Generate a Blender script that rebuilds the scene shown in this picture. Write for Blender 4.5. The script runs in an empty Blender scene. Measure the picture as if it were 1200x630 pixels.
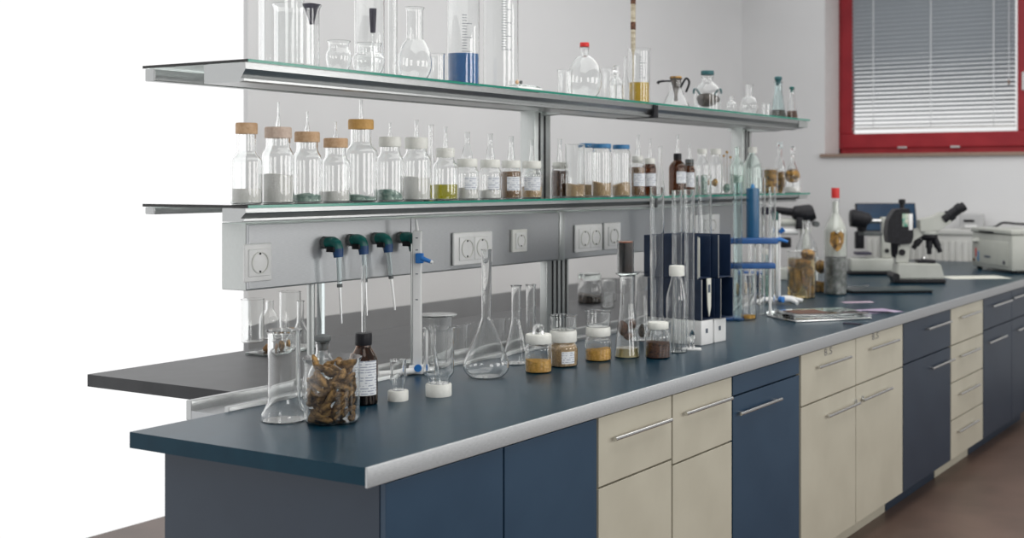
import bpy, bmesh, math, random
from mathutils import Vector, Matrix
random.seed(7)
PI = math.pi
sc = bpy.context.scene

# ------------------------------------------------------------------ camera
F = 1473.0; EYE = 1.53; TH = math.radians(30.25); CT, ST = math.cos(TH), math.sin(TH)
CX, CY = 746.0, 211.0
cam_d = bpy.data.cameras.new('camera'); cam = bpy.data.objects.new('camera', cam_d)
sc.collection.objects.link(cam); sc.camera = cam
cam.location = (0, 0, EYE); cam.rotation_euler = (PI/2, 0, TH - PI/2)
cam_d.sensor_width = 36; cam_d.lens = 36*F/1200
cam_d.shift_x = -(CX-600)/1200; cam_d.shift_y = -(315-CY)/1200
cam_d.clip_start = 0.05; cam_d.clip_end = 100
cam_d.dof.use_dof = True; cam_d.dof.focus_distance = 3.75; cam_d.dof.aperture_fstop = 3.2
# ------------------------------------------------------------------ world, lights, exposure
vs = sc.view_settings
vs.view_transform = 'Standard'; vs.look = 'None'; vs.exposure = 0.0; vs.gamma = 1.0; vs.use_curve_mapping = False
cy = sc.cycles
cy.max_bounces = 20; cy.transmission_bounces = 20; cy.transparent_max_bounces = 12
cy.glossy_bounces = 8; cy.diffuse_bounces = 3; cy.sample_clamp_indirect = 12.0; cy.blur_glossy = 0.5
w = bpy.data.worlds.new('daylight'); sc.world = w; w.use_nodes = True
nt = w.node_tree; bg = nt.nodes['Background']
tc = nt.nodes.new('ShaderNodeTexCoord'); sx = nt.nodes.new('ShaderNodeSeparateXYZ')
nt.links.new(tc.outputs['Generated'], sx.inputs[0])
rmp = nt.nodes.new('ShaderNodeMapRange'); rmp.interpolation_type = 'SMOOTHSTEP'
rmp.inputs['From Min'].default_value = -0.15; rmp.inputs['From Max'].default_value = 0.45
rmp.inputs['To Min'].default_value = 0.36; rmp.inputs['To Max'].default_value = 1.05
nt.links.new(sx.outputs['Y'], rmp.inputs['Value'])
bg.inputs['Color'].default_value = (1.0, 1.0, 1.0, 1)
nt.links.new(rmp.outputs[0], bg.inputs['Strength'])

def area(name, loc, target, sx_, sy_, power, col=(1, 1, 1)):
    d = bpy.data.lights.new(name, 'AREA'); d.shape = 'RECTANGLE'; d.size = sx_; d.size_y = sy_
    d.energy = power; d.color = col
    o = bpy.data.objects.new(name, d); sc.collection.objects.link(o)
    o.location = loc; o.rotation_euler = (Vector(target)-Vector(loc)).to_track_quat('-Z', 'Y').to_euler()
for i, xx in enumerate((0.6, 4.0, 7.4)):
    area('window_daylight', (xx, -2.6, 1.9), (xx, 3, 1.5), 1.7, 1.8, 50, (1.0, 0.99, 0.97))
area('ceiling_light', (5.0, 1.5, 3.5), (5.0, 1.5, 0), 8.0, 2.4, 115, (1.0, 0.99, 0.97))
area('back_wall_fill', (5.6, 2.9, 3.5), (5.6, 4.4, 1.4), 5.0, 0.5, 17, (1.0, 0.99, 0.98))  # unseen fill lamp, added to brighten the back wall

# ------------------------------------------------------------------ materials
MATS = {}
def mat(name, col, rough=0.5, metal=0.0, trans=0.0, ior=1.45, emit=None, alpha=1.0, coat=0.0):
    m = bpy.data.materials.new(name); m.use_nodes = True
    b = m.node_tree.nodes['Principled BSDF']
    b.inputs['Base Color'].default_value = (*col, 1); b.inputs['Roughness'].default_value = rough
    b.inputs['Metallic'].default_value = metal; b.inputs['Transmission Weight'].default_value = trans
    b.inputs['IOR'].default_value = ior; b.inputs['Coat Weight'].default_value = coat
    if emit:
        b.inputs['Emission Color'].default_value = (*emit[0], 1); b.inputs['Emission Strength'].default_value = emit[1]
    MATS[name] = m
    return m
def noisy(name, c1, c2, scale=40, rough=0.6, metal=0.0, stretch=(1, 1, 1), bump=0.0, lo=0.35, hi=0.65, detail=4, trans=0.0):
    m = mat(name, c1, rough, metal, trans); n = m.node_tree; b = n.nodes['Principled BSDF']
    t = n.nodes.new('ShaderNodeTexCoord'); mp = n.nodes.new('ShaderNodeMapping'); mp.inputs['Scale'].default_value = stretch
    no = n.nodes.new('ShaderNodeTexNoise'); no.inputs['Scale'].default_value = scale; no.inputs['Detail'].default_value = detail
    cr = n.nodes.new('ShaderNodeValToRGB')
    cr.color_ramp.elements[0].position = lo; cr.color_ramp.elements[0].color = (*c1, 1)
    cr.color_ramp.elements[1].position = hi; cr.color_ramp.elements[1].color = (*c2, 1)
    n.links.new(t.outputs['Object'], mp.inputs[0]); n.links.new(mp.outputs[0], no.inputs['Vector'])
    n.links.new(no.outputs[0], cr.inputs[0]); n.links.new(cr.outputs[0], b.inputs['Base Color'])
    if bump:
        bp = n.nodes.new('ShaderNodeBump'); bp.inputs['Strength'].default_value = bump; bp.inputs['Distance'].default_value = 0.003
        n.links.new(no.outputs[0], bp.inputs['Height']); n.links.new(bp.outputs[0], b.inputs['Normal'])
    return m
glass = mat('glass', (0.985, 0.992, 0.99), 0.0, 0, 1.0, 1.47)
gglass = mat('green_glass', (0.90, 0.965, 0.94), 0.0, 0, 1.0, 1.5)
tglass = mat('teal_glass', (0.86, 0.945, 0.945), 0.02, 0, 1.0, 1.47)
bglass = mat('blue_tube_plastic', (0.02, 0.12, 0.25), 0.15, 0, 0.25, 1.47)
amber = mat('amber_glass', (0.27, 0.13, 0.05), 0.0, 0, 1.0, 1.47)
edge_green = mat('shelf_glass_edge', (0.02, 0.27, 0.19), 0.15, 0, 0.2, 1.5)
white = noisy('white_plastic', (0.74, 0.74, 0.70), (0.80, 0.80, 0.76), 30, 0.4)
whitec = noisy('cap_white', (0.72, 0.72, 0.67), (0.80, 0.80, 0.75), 60, 0.45)
pure = noisy('porcelain_white', (0.80, 0.80, 0.79), (0.84, 0.84, 0.83), 20, 0.3)
cork = noisy('cork_cap', (0.50, 0.31, 0.17), (0.62, 0.42, 0.26), 90, 0.6)
orange = noisy('ochre_cap', (0.56, 0.31, 0.09), (0.66, 0.39, 0.13), 90, 0.5)
tan = noisy('pale_wood_cap', (0.55, 0.42, 0.34), (0.66, 0.53, 0.44), 90, 0.6)
black = noisy('black_plastic', (0.012, 0.012, 0.014), (0.02, 0.02, 0.024), 50, 0.35)
dark = noisy('dark_rubber', (0.03, 0.028, 0.05), (0.05, 0.045, 0.075), 50, 0.5)
grey_rub = noisy('grey_rubber', (0.09, 0.10, 0.10), (0.13, 0.14, 0.14), 60, 0.6)
red = noisy('red_cap', (0.55, 0.02, 0.02), (0.62, 0.03, 0.025), 50, 0.4)
redframe = noisy('red_painted_frame', (0.32, 0.012, 0.022), (0.38, 0.018, 0.028), 6, 0.35)
bluecap = noisy('blue_cap', (0.03, 0.17, 0.38), (0.05, 0.22, 0.44), 50, 0.4)
teal = noisy('teal_plastic', (0.006, 0.10, 0.09), (0.01, 0.14, 0.12), 50, 0.3)
tealcap = noisy('dark_teal_cap', (0.012, 0.075, 0.085), (0.02, 0.10, 0.11), 50, 0.4)
clampblue = noisy('clamp_blue', (0.02, 0.16, 0.50), (0.03, 0.20, 0.58), 50, 0.35)
navy = noisy('navy_board', (0.007, 0.018, 0.048), (0.010, 0.024, 0.060), 20, 0.45)
rackblue = noisy('rack_blue', (0.012, 0.075, 0.24), (0.02, 0.10, 0.30), 30, 0.4)
alu = noisy('brushed_aluminium', (0.40, 0.41, 0.41), (0.50, 0.51, 0.51), 60, 0.30, 1.0, (1, 30, 30))
alud = noisy('aluminium_trunking', (0.40, 0.41, 0.42), (0.46, 0.47, 0.48), 60, 0.42, 1.0, (1, 30, 30))
alup = noisy('aluminium_post', (0.50, 0.52, 0.51), (0.57, 0.59, 0.58), 60, 0.4, 0.9, (30, 30, 1))
alue = noisy('worktop_edge_metal', (0.42, 0.43, 0.44), (0.52, 0.53, 0.54), 40, 0.45, 0.75, (2, 20, 20))
steel = mat('polished_steel', (0.62, 0.62, 0.61), 0.22, 1.0)
blackm = mat('black_gap', (0.01, 0.01, 0.012), 0.6)
bluetop = noisy('blue_worktop', (0.001, 0.021, 0.040), (0.002, 0.027, 0.048), 14, 0.28)
bluetop.node_tree.nodes['Principled BSDF'].inputs['Specular Tint'].default_value = (.55, .85, 1, 1)
bluetop.node_tree.nodes['Principled BSDF'].inputs['Specular IOR Level'].default_value = 0.24
black.node_tree.nodes['Principled BSDF'].inputs['Specular IOR Level'].default_value = 0.2
greytop = noisy('grey_worktop', (0.048, 0.049, 0.053), (0.060, 0.062, 0.066), 10, 0.36)
greytop.node_tree.nodes['Principled BSDF'].inputs['Specular IOR Level'].default_value = 0.25
greypaint = noisy('grey_dado_paint', (0.26, 0.265, 0.275), (0.29, 0.295, 0.305), 4, 0.5)
cream = noisy('cream_laminate', (0.46, 0.43, 0.345), (0.50, 0.47, 0.38), 5, 0.42)
bluelam = noisy('blue_laminate', (0.012, 0.040, 0.080), (0.016, 0.047, 0.090), 5, 0.4)
navylam = noisy('navy_laminate', (0.013, 0.026, 0.048), (0.017, 0.032, 0.056), 5, 0.4)
wallm = noisy('wall_paint', (0.74, 0.74, 0.745), (0.77, 0.77, 0.775), 1.2, 0.7)
wallr = wallm
floorm = noisy('brown_floor', (0.10, 0.065, 0.05), (0.14, 0.09, 0.07), 3, 0.4)
sillm = noisy('brown_sill', (0.26, 0.18, 0.14), (0.34, 0.24, 0.19), 12, 0.5, 0, (1, 8, 8))
blindm = mat('blind_slats', (0.42, 0.46, 0.50), 0.4)
cordm = mat('blind_cord', (0.8, 0.82, 0.84), 0.6)
micro = noisy('microscope_enamel', (0.42, 0.43, 0.39), (0.47, 0.48, 0.44), 8, 0.35)
labelm = None
powder_w = noisy('white_powder', (0.82, 0.81, 0.77), (0.90, 0.89, 0.86), 200, 0.9, bump=0.4)
powder_o = noisy('orange_powder', (0.66, 0.33, 0.04), (0.92, 0.55, 0.13), 120, 0.8, bump=0.5)
powder_t = noisy('tan_grains', (0.36, 0.22, 0.10), (0.66, 0.48, 0.27), 260, 0.8, bump=0.8)
seeds = noisy('brown_grains', (0.10, 0.045, 0.018), (0.38, 0.22, 0.10), 300, 0.8, bump=0.8)
soil = noisy('brown_sediment', (0.035, 0.012, 0.006), (0.16, 0.065, 0.03), 150, 0.6, bump=0.5)
darkstuff = noisy('dark_contents', (0.018, 0.014, 0.012), (0.09, 0.065, 0.045), 80, 0.5, bump=0.5)
tealstuff = noisy('green_crystals', (0.10, 0.22, 0.18), (0.42, 0.55, 0.48), 70, 0.5, bump=0.6)
browntissue = noisy('preserved_specimen', (0.05, 0.022, 0.006), (0.55, 0.30, 0.06), 38, 0.45, bump=0.7)
tissue2 = noisy('streaked_specimen', (0.07, 0.035, 0.01), (0.74, 0.50, 0.18), 24, 0.3, 0, (1.5, 1.5, .6), .4, .38, .62)
bark = noisy('bark_chip', (0.07, 0.035, 0.012), (0.36, 0.21, 0.07), 70, 0.8, bump=0.8)
liq_blue = mat('blue_liquid', (0.05, 0.22, 0.55), 0.05, 0, 0.3, 1.33)
liq_yel = mat('yellow_liquid', (0.75, 0.50, 0.01), 0.03, 0, 0.6, 1.33)
liq_ygr = mat('yellow_green_liquid', (0.55, 0.52, 0.02), 0.03, 0, 0.6, 1.33)
liq_pale = mat('pale_yellow_liquid', (0.75, 0.65, 0.35), 0.03, 0, 0.6, 1.33)
liq_clear = mat('clear_liquid', (0.95, 0.98, 0.98), 0.0, 0, 1.0, 1.33)
liq_amber = mat('straw_liquid', (0.80, 0.62, 0.30), 0.02, 0, 0.85, 1.33)
liq_brown = mat('brown_liquid', (0.10, 0.03, 0.008), 0.05, 0, 0.3, 1.33)
ink = mat('marking_ink', (0.08, 0.10, 0.13), 0.6)
purple = noisy('purple_sheet', (0.30, 0.22, 0.34), (0.42, 0.34, 0.46), 14, 0.5)
paper = noisy('paper', (0.66, 0.66, 0.58), (0.72, 0.72, 0.65), 20, 0.7)
screen = noisy('dark_screen', (0.008, 0.03, 0.07), (0.012, 0.045, 0.095), 6, 0.2)
rad_m = noisy('radiator_enamel', (0.62, 0.62, 0.59), (0.66, 0.66, 0.63), 8, 0.4)

def mk_label():
    m = mat('printed_label', (0.78, 0.79, 0.80), 0.6); n = m.node_tree; b = n.nodes['Principled BSDF']
    t = n.nodes.new('ShaderNodeTexCoord')
    wv = n.nodes.new('ShaderNodeTexWave'); wv.wave_type = 'BANDS'; wv.bands_direction = 'Z'; wv.inputs['Scale'].default_value = 42
    wv.inputs['Distortion'].default_value = 0
    no = n.nodes.new('ShaderNodeTexNoise'); no.inputs['Scale'].default_value = 120
    g1 = n.nodes.new('ShaderNodeMath'); g1.operation = 'GREATER_THAN'; g1.inputs[1].default_value = 0.72
    g2 = n.nodes.new('ShaderNodeMath'); g2.operation = 'GREATER_THAN'; g2.inputs[1].default_value = 0.47
    mu = n.nodes.new('ShaderNodeMath'); mu.operation = 'MULTIPLY'
    mx = n.nodes.new('ShaderNodeMix'); mx.data_type = 'RGBA'
    mx.inputs['A'].default_value = (0.76, 0.78, 0.80, 1); mx.inputs['B'].default_value = (0.30, 0.33, 0.42, 1)
    n.links.new(t.outputs['Object'], wv.inputs['Vector']); n.links.new(t.outputs['Object'], no.inputs['Vector'])
    n.links.new(wv.outputs['Fac'], g1.inputs[0]); n.links.new(no.outputs[0], g2.inputs[0])
    n.links.new(g1.outputs[0], mu.inputs[0]); n.links.new(g2.outputs[0], mu.inputs[1])
    n.links.new(mu.outputs[0], mx.inputs['Factor']); n.links.new(mx.outputs['Result'], b.inputs['Base Color'])
    return m
labelm = mk_label()

# ------------------------------------------------------------------ object helpers
def obj(name, bm, m, parent=None, smooth=True, loc=None, rot=None, label=None):
    bmesh.ops.remove_doubles(bm, verts=bm.verts, dist=1e-6)
    bmesh.ops.recalc_face_normals(bm, faces=bm.faces)
    me = bpy.data.meshes.new(name); bm.to_mesh(me); bm.free()
    for mm in (m if isinstance(m, (list, tuple)) else [m]): me.materials.append(mm)
    if smooth:
        for p in me.polygons: p.use_smooth = True
        me.set_sharp_from_angle(angle=math.radians(38))
    o = bpy.data.objects.new(name, me); sc.collection.objects.link(o)
    if parent: o.parent = parent
    if loc: o.location = loc
    if rot: o.rotation_euler = rot
    if label: o['label'] = label
    return o
def struct(name, bm, m, parent=None, smooth=False):
    o = obj(name, bm, m, parent, smooth)
    if not parent: o['kind'] = 'structure'
    return o
def tag(o, label, cat, group=None):
    o['label'] = label; o['category'] = cat
    if group: o['group'] = group
    return o
def thing(name, label, cat, loc, rz=0, group=None):
    o = bpy.data.objects.new(name, None); sc.collection.objects.link(o)
    o.empty_display_size = 0.05; o.location = loc; o.rotation_euler = (0, 0, rz)
    return tag(o, label, cat, group)

def NB(): return bmesh.new()
def box(bm, x0, x1, y0, y1, z0, z1, bev=0.0, M=None, mi=0):
    r = bmesh.ops.create_cube(bm, size=1.0); vs_ = r['verts']
    bmesh.ops.scale(bm, vec=(abs(x1-x0), abs(y1-y0), abs(z1-z0)), verts=vs_)
    bmesh.ops.translate(bm, vec=((x0+x1)/2, (y0+y1)/2, (z0+z1)/2), verts=vs_)
    if bev:
        es = list({e for v in vs_ for e in v.link_edges})
        rr = bmesh.ops.bevel(bm, geom=es, offset=bev, segments=3, profile=0.5, affect='EDGES')
        vs_ = list({v for f in rr['faces'] for v in f.verts} | {v for v in vs_ if v.is_valid})
    if M: bmesh.ops.transform(bm, matrix=M, verts=vs_)
    if mi:
        for f in {f for v in vs_ for f in v.link_faces}: f.material_index = mi
    return bm
def BX(*a, **k): return box(NB(), *a, **k)
def fillet(pts, n=4):
    out = []
    for i, p in enumerate(pts):
        if len(p) < 3 or i in (0, len(pts)-1): out.append((p[0], p[1])); continue
        a = Vector(pts[i-1][:2]); b = Vector(p[:2]); c = Vector(pts[i+1][:2]); r = p[2]
        r = min(r, (a-b).length*0.49, (c-b).length*0.49)
        if r < 1e-5: out.append((p[0], p[1])); continue
        s = b+(a-b).normalized()*r; e = b+(c-b).normalized()*r
        for k in range(n+1):
            t = k/n; q = s*(1-t)**2+b*2*t*(1-t)+e*t*t; out.append((q.x, q.y))
    return out
def spin(prof, seg=32, bm=None, close=False, ribs=0, ribd=0.0):
    bm = bm or NB(); rings = []
    for (r, z) in prof:
        if r < 1e-6: rings.append([bm.verts.new((0, 0, z))]); continue
        rg = []
        for k in range(seg):
            a = 2*PI*k/seg; rr = r-(ribd if ribs and k % 2 else 0)
            rg.append(bm.verts.new((rr*math.cos(a), rr*math.sin(a), z)))
        rings.append(rg)
    n = len(rings)
    for i in range(n if close else n-1):
        A, B = rings[i], rings[(i+1) % n]
        if len(A) == 1 and len(B) == 1: continue
        for k in range(seg):
            k2 = (k+1) % seg
            if len(A) == 1: bm.faces.new((A[0], B[k2], B[k]))
            elif len(B) == 1: bm.faces.new((A[k], A[k2], B[0]))
            else: bm.faces.new((A[k], A[k2], B[k2], B[k]))
    return bm
def inner(prof, t):
    out = []
    n = len(prof)
    for i in range(n):
        p = Vector(prof[i]); ds = []
        if i > 0: ds.append((p-Vector(prof[i-1])))
        if i < n-1: ds.append((Vector(prof[i+1])-p))
        ds = [d.normalized() for d in ds if d.length > 1e-7]
        ns = [Vector((-d.y, d.x)) for d in ds]
        nn = sum(ns, Vector((0, 0))); nn = nn.normalized() if nn.length > 1e-6 else ns[0]
        k = 1/max(0.5, nn.dot(ns[0])); q = p+nn*t*k
        out.append((max(q.x, 0.0) if i else 0.0, q.y))
    out[-1] = (max(prof[-1][0]-t, 0.0004), prof[-1][1])
    return out
def shell(prof, t, seg=32):
    inn = inner(prof, t)
    return spin(list(prof)+list(reversed(inn)), seg)
def clip_fill(prof, t, level, gap=0.0006):
    inn = inner(prof, t+gap); out = []
    for i, p in enumerate(inn):
        if p[1] <= level: out.append(p)
        else:
            a = inn[i-1]
            if p[1] > a[1]:
                u = (level-a[1])/(p[1]-a[1]); out.append((a[0]+(p[0]-a[0])*u, level))
            break
    return out
def tube_path(pts, r, seg=12, bm=None, cap=True):
    bm = bm or NB(); pts = [Vector(p) for p in pts]; rings = []
    rs = r if isinstance(r, (list, tuple)) else [r]*len(pts)
    up = None
    for i, p in enumerate(pts):
        d = (pts[min(i+1, len(pts)-1)]-pts[max(i-1, 0)]).normalized()
        if up is None: up = Vector((0, 0, 1)) if abs(d.z) < 0.9 else Vector((1, 0, 0))
        a = d.cross(up).normalized(); b = a.cross(d).normalized(); up = b
        rings.append([bm.verts.new(p+a*rs[i]*math.cos(2*PI*k/seg)+b*rs[i]*math.sin(2*PI*k/seg)) for k in range(seg)])
    for i in range(len(rings)-1):
        for k in range(seg):
            bm.faces.new((rings[i][k], rings[i][(k+1) % seg], rings[i+1][(k+1) % seg], rings[i+1][k]))
    if cap: bm.faces.new(rings[0]); bm.faces.new(rings[-1])
    return bm
def curve(pts, n=6):
    P_ = [Vector(p) for p in pts]; out = []
    for i in range(len(P_)-1):
        p0 = P_[max(i-1, 0)]; p1 = P_[i]; p2 = P_[i+1]; p3 = P_[min(i+2, len(P_)-1)]
        for k in range(n):
            t = k/n
            out.append(0.5*((2*p1)+(p2-p0)*t+(2*p0-5*p1+4*p2-p3)*t*t+(3*p1-p0-3*p2+p3)*t**3))
    out.append(P_[-1]); return out
def prism(poly, x0, x1, axis='x', bm=None):
    bm = bm or NB()
    def mk(u): return [bm.verts.new({'x': (u, a, b), 'y': (a, u, b), 'z': (a, b, u)}[axis]) for a, b in poly]
    A = mk(x0); B = mk(x1); n = len(poly)
    bm.faces.new(A); bm.faces.new(list(reversed(B)))
    for k in range(n): bm.faces.new((A[k], A[(k+1) % n], B[(k+1) % n], B[k]))
    return bm
def lump(seed, sx_, sy_, sz_, amp=0.3, sub=3):
    bm = NB(); bmesh.ops.create_icosphere(bm, subdivisions=sub, radius=1.0)
    rnd = random.Random(seed); K = [(Vector((rnd.uniform(-3, 3), rnd.uniform(-3, 3), rnd.uniform(-3, 3))), rnd.uniform(0, 6)) for _ in range(6)]
    for v in bm.verts:
        n = v.co.normalized(); d = sum(math.sin(k.dot(n)+p) for k, p in K)/6
        v.co = n*(1+amp*d); v.co = Vector((v.co.x*sx_, v.co.y*sy_, v.co.z*sz_))
    return bm

# ------------------------------------------------------------------ where things stand (metres, bench runs along +x)
ZB = 0.90; ZL = 1.464; ZT = 1.850; FLOOR = -0.05
def X_at(px, y):
    r = (px-CX)/F; return y*(CT+r*ST)/(ST-r*CT)
def depth(x, y): return x*CT+y*ST
def z_at(px, py, y):
    return EYE-(py-CY)*depth(X_at(px, y), y)/F
def on_plane(px, py, z=ZB, back=0.0):
    Z = F*(EYE-z)/(py-CY)+back; Xc = (px-CX)/F*Z
    return Z*CT+Xc*ST, Z*ST-Xc*CT, Z/F
VIEW = TH-PI/2       # yaw that turns local +x to the viewer's right

def spot(loc, cx, wpx):
    k, v = loc
    if k == 'F': x = X_at(cx, v); return x, v, ZB, depth(x, v)/F
    if k == 'L': x = X_at(cx, v); return x, v, ZL, depth(x, v)/F
    if k == 'T': x = X_at(cx, v); return x, v, ZT, depth(x, v)/F
    Zf = F*(EYE-ZB)/(v-CY); R = wpx/2*Zf/F
    x, y, s = on_plane(cx, v, ZB, R); return x, y, ZB, s

def profile(kind, R, H, hs, hn, rn):
    """outer outline from base centre to rim"""
    if kind == 'cyl': return fillet([(0, 0), (R, 0, R*.12), (R, H-.004), (R*1.04, H-.001), (R*1.03, H)])
    if kind == 'beaker': return fillet([(0, 0), (R, 0, R*.22), (R, H*.93, .01), (R*1.09, H)])
    if kind == 'foot': return fillet([(0, 0), (R, 0, .004), (R, hs*.35, .004), (rn, hs, .015), (rn, H-.01, .005), (rn*1.15, H)])
    if kind == 'cone': return fillet([(0, 0), (R, 0, R*.2), (R, R*.18, R*.15), (rn, hn, .012), (rn, H-.006, .004), (rn*1.25, H)])
    if kind == 'round':
        pts = [(0, 0), (R*.55, 0, .006)]
        zc = hs; a0 = math.asin(min(.95, zc/(R*1.0))) if zc < R else 1.2
        for k in range(13):
            a = -PI*.32+(PI*.32+PI/2-math.asin(min(rn/R, .95)))*k/12
            rr = R*math.cos(a); zz = zc+R*math.sin(a)*(zc/R/math.sin(PI*.32) if a < 0 else (hn-zc)/(R*math.cos(math.asin(min(rn/R, .95)))))
            pts.append((rr, max(zz, .002)))
        return fillet(pts+[(rn, H-.008, .004), (rn+min(rn*.3, .0045), H)])
    if kind == 'vol':
        return fillet([(0, 0), (R*.68, 0, R*.12), (R*.95, hs*.42, R*.25), (R, hs, R*.30), (rn*1.05, hn, .012), (rn, hn+.012, .004), (rn, H-.004), (rn*1.15, H)], 6)
    return fillet([(0, 0), (R, 0, R*.15), (R, hs, R*.35), (rn, hn, rn*.3), (rn, H-.005), (rn*1.08, H-.004), (rn*1.08, H)], 5)

def capmesh(r, h, ribs=True):
    return spin([(0, 0), (r*.98, 0), (r, h*.06), (r, h*.86), (r*.95, h), (0, h)], 48, ribs=ribs, ribd=r*.03 if ribs else 0)

def ves(name, label, cat, loc, cx, w_, top, sh=None, nk=None, wn=None, kind='bottle', cap=None, fill=(), lab=None,
        tube=None, m=None, t=.0022, group=None, marks=None, lump_=None, stopper=None, seg=36):
    """all sizes are read in photo pixels and turned into metres at the spot where the vessel stands"""
    x, y, z, s = spot(loc, cx, w_)
    zz = lambda py: EYE+(CY-py)*s-z
    R = w_/2*s; H = zz(top); wn = wn or w_*.6
    if group == 'reagent bottles on the lower shelf' and w_ > 28: t = .0035; nk = sh-6.5
    hs = zz(sh) if sh is not None else H*.6; hn = zz(nk) if nk is not None else H*.8
    prof = profile(kind, R, H, hs, hn, wn/2*s)
    o = thing(name, label, cat, (x, y, z+.0002), VIEW, group)
    obj('glass_body', shell(prof, t, seg), m or glass, o)
    for lv, fm, rough in fill:
        pr = clip_fill(prof, t, zz(lv))
        bm = spin(pr+[(0, pr[-1][1])], 32) if not rough else None
        if rough:
            rtop, ztop = pr[-1]
            bm = spin(pr+[(rtop*.75, ztop), (rtop*.5, ztop), (rtop*.25, ztop), (0, ztop)], 32)
            rn_ = random.Random(int(cx*10))
            ph = rn_.uniform(0, 6)
            for v in bm.verts:
                if v.co.z > ztop-1e-6: v.co.z += R*.22*rough*(math.sin(v.co.x/R*2.2+ph)+.6*math.sin(v.co.y/R*4+ph*2)-.8*(1 if False else 0))
        obj('contents', bm, fm, o)
    if cap:
        cw, c0, c1, cm = cap
        obj('cap', capmesh(cw/2*s, (c1-c0)*s), cm, o, loc=(0, 0, zz(c1)))
    if lab:
        y0, y1, ac, aw = lab
        bm = NB(); rr = R+.0006; n = 10; g = []
        for k in range(n+1):
            a = math.radians(-90+ac-aw/2+aw*k/n)
            g.append((bm.verts.new((rr*math.cos(a), rr*math.sin(a), zz(y1))), bm.verts.new((rr*math.cos(a), rr*math.sin(a), zz(y0)))))
        for k in range(n): bm.faces.new((g[k][0], g[k+1][0], g[k+1][1], g[k][1]))
        lo_ = obj('label_sheet', bm, labelm, o)
    if tube:
        w0, w1, ty0, ty1 = tube
        a, b = w0/2*s, w1/2*s; h = (ty1-ty0)*s
        pr = [(a, 0), (a, h*.12), (b, h*.55), (b, h*.96), (b*1.25, h)]
        pi_ = [(max(r-.0012, .0006), q) for r, q in pr]
        obj('dropper_tube', spin(pr+list(reversed(pi_)), 20, close=True), glass, o, loc=(0, 0, zz(ty1)+.0005))
    if marks:
        y0, y1, n, ac, rr = marks
        rr = (rr or w_)/2*s+.0004; bm = NB()
        for i in range(n):
            zq = zz(y1)+(zz(y0)-zz(y1))*i/(n-1); aw = (34 if i % 5 == 0 else 16); th_ = .0009
            prev = None
            for k in range(4):
                a = math.radians(-90+ac+aw*k/3)
                c = (bm.verts.new((rr*math.cos(a), rr*math.sin(a), zq-th_)), bm.verts.new((rr*math.cos(a), rr*math.sin(a), zq+th_)))
                if prev: bm.faces.new((prev[0], c[0], c[1], prev[1]))
                prev = c
        obj('graduation_marks', bm, ink, o)
    if lump_:
        for (lx, ly, lw, lh, lm) in lump_:
            obj('specimen', lump(int(lx*7+ly), lw/2*s, min(lw/2*s, R*.8), lh/2*s, .35), lm, o, loc=((lx-cx)*s, 0, zz(ly)))
    if stopper:
        sw, s0, s1, sm = stopper
        h = (s1-s0)*s; a = sw/2*s
        obj('stopper', spin(fillet([(0, 0), (a*.62, 0), (a*.7, h*.5, .002), (a, h*.58, .003), (a, h*.9, .004), (0, h)]), 24), sm, o, loc=(0, 0, zz(s1)))
    return o

# ================================================================== SETTING
YW = 4.76; XW = 10.0
struct('floor', BX(2.0, 10.4, 0.9, 4.9, FLOOR-.05, FLOOR), floorm)
struct('wall_back', BX(4.372, XW, YW, YW+.03, .814, 3.4), wallm)
struct('trim_1', BX(4.372, XW, YW-.004, YW+.03, FLOOR, .812), greypaint)
WY0, WY1, WZ0, WZ1 = 2.20, 3.99, 1.754, 3.30
bm = NB()
box(bm, XW, XW+.4, WY1, YW, FLOOR, 3.4); box(bm, XW, XW+.4, 0.9, WY0, FLOOR, 3.4)
box(bm, XW, XW+.4, WY0, WY1, FLOOR, WZ0-.03); box(bm, XW, XW+.4, WY0, WY1, WZ1, 3.4)
struct('wall_right', bm, wallr)
# window
win = thing('window_1', None, None, (0, 0, 0)); del win['label']; del win['category']; win['kind'] = 'structure'
GX = XW+.33; gy0, gy1, gz0, gz1 = 2.457, 3.86, 1.93, 3.20
bm = NB()
box(bm, GX, GX+.06, WY0, WY1, WZ0, WZ0+.055, .006); box(bm, GX, GX+.06, WY0, WY1, WZ1-.05, WZ1, .006)
box(bm, GX, GX+.06, WY1-.03, WY1, WZ0, WZ1, .006)
struct('window_frame', bm, redframe, win)
bm = NB()
box(bm, GX-.02, GX+.05, gy0-.11, gy1+.1, WZ0+.05, gz0, .008); box(bm, GX-.02, GX+.05, gy1, gy1+.10, gz0, WZ1-.04, .008)
box(bm, GX-.02, GX+.05, gy0-.11, gy0, gz0, WZ1-.04, .008); box(bm, GX-.02, GX+.05, gy0, gy1, gz1, WZ1-.04, .008)
struct('window_sash', bm, redframe, win)
struct('window_pane', BX(GX+.02, GX+.026, gy0, gy1, gz0, gz1), glass, win)
bm = NB()
for yy in (3.42, 2.97): box(bm, GX-.03, GX-.015, yy-.05, yy+.03, WZ0+.045, WZ0+.06, .002)
struct('window_hinge', bm, steel, win)
bm = NB(); box(bm, GX-.05, GX-.02, gy0-.07, gy0-.045, 2.35, 2.40, .004); box(bm, GX-.06, GX-.045, gy0-.07, gy0-.045, 2.25, 2.40, .005)
struct('window_handle', bm, steel, win)
struct('window_sill', BX(XW-.035, GX, WY0-.03, WY1+.03, WZ0-.032, WZ0-.002, .005), sillm, win)

struct('reveal_light_liner', BX(XW+.001, GX-.002, WY1-.004, WY1-.0005, WZ0, WZ1), pure)  # added liner; its white colour imitates window light falling on the reveal
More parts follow.
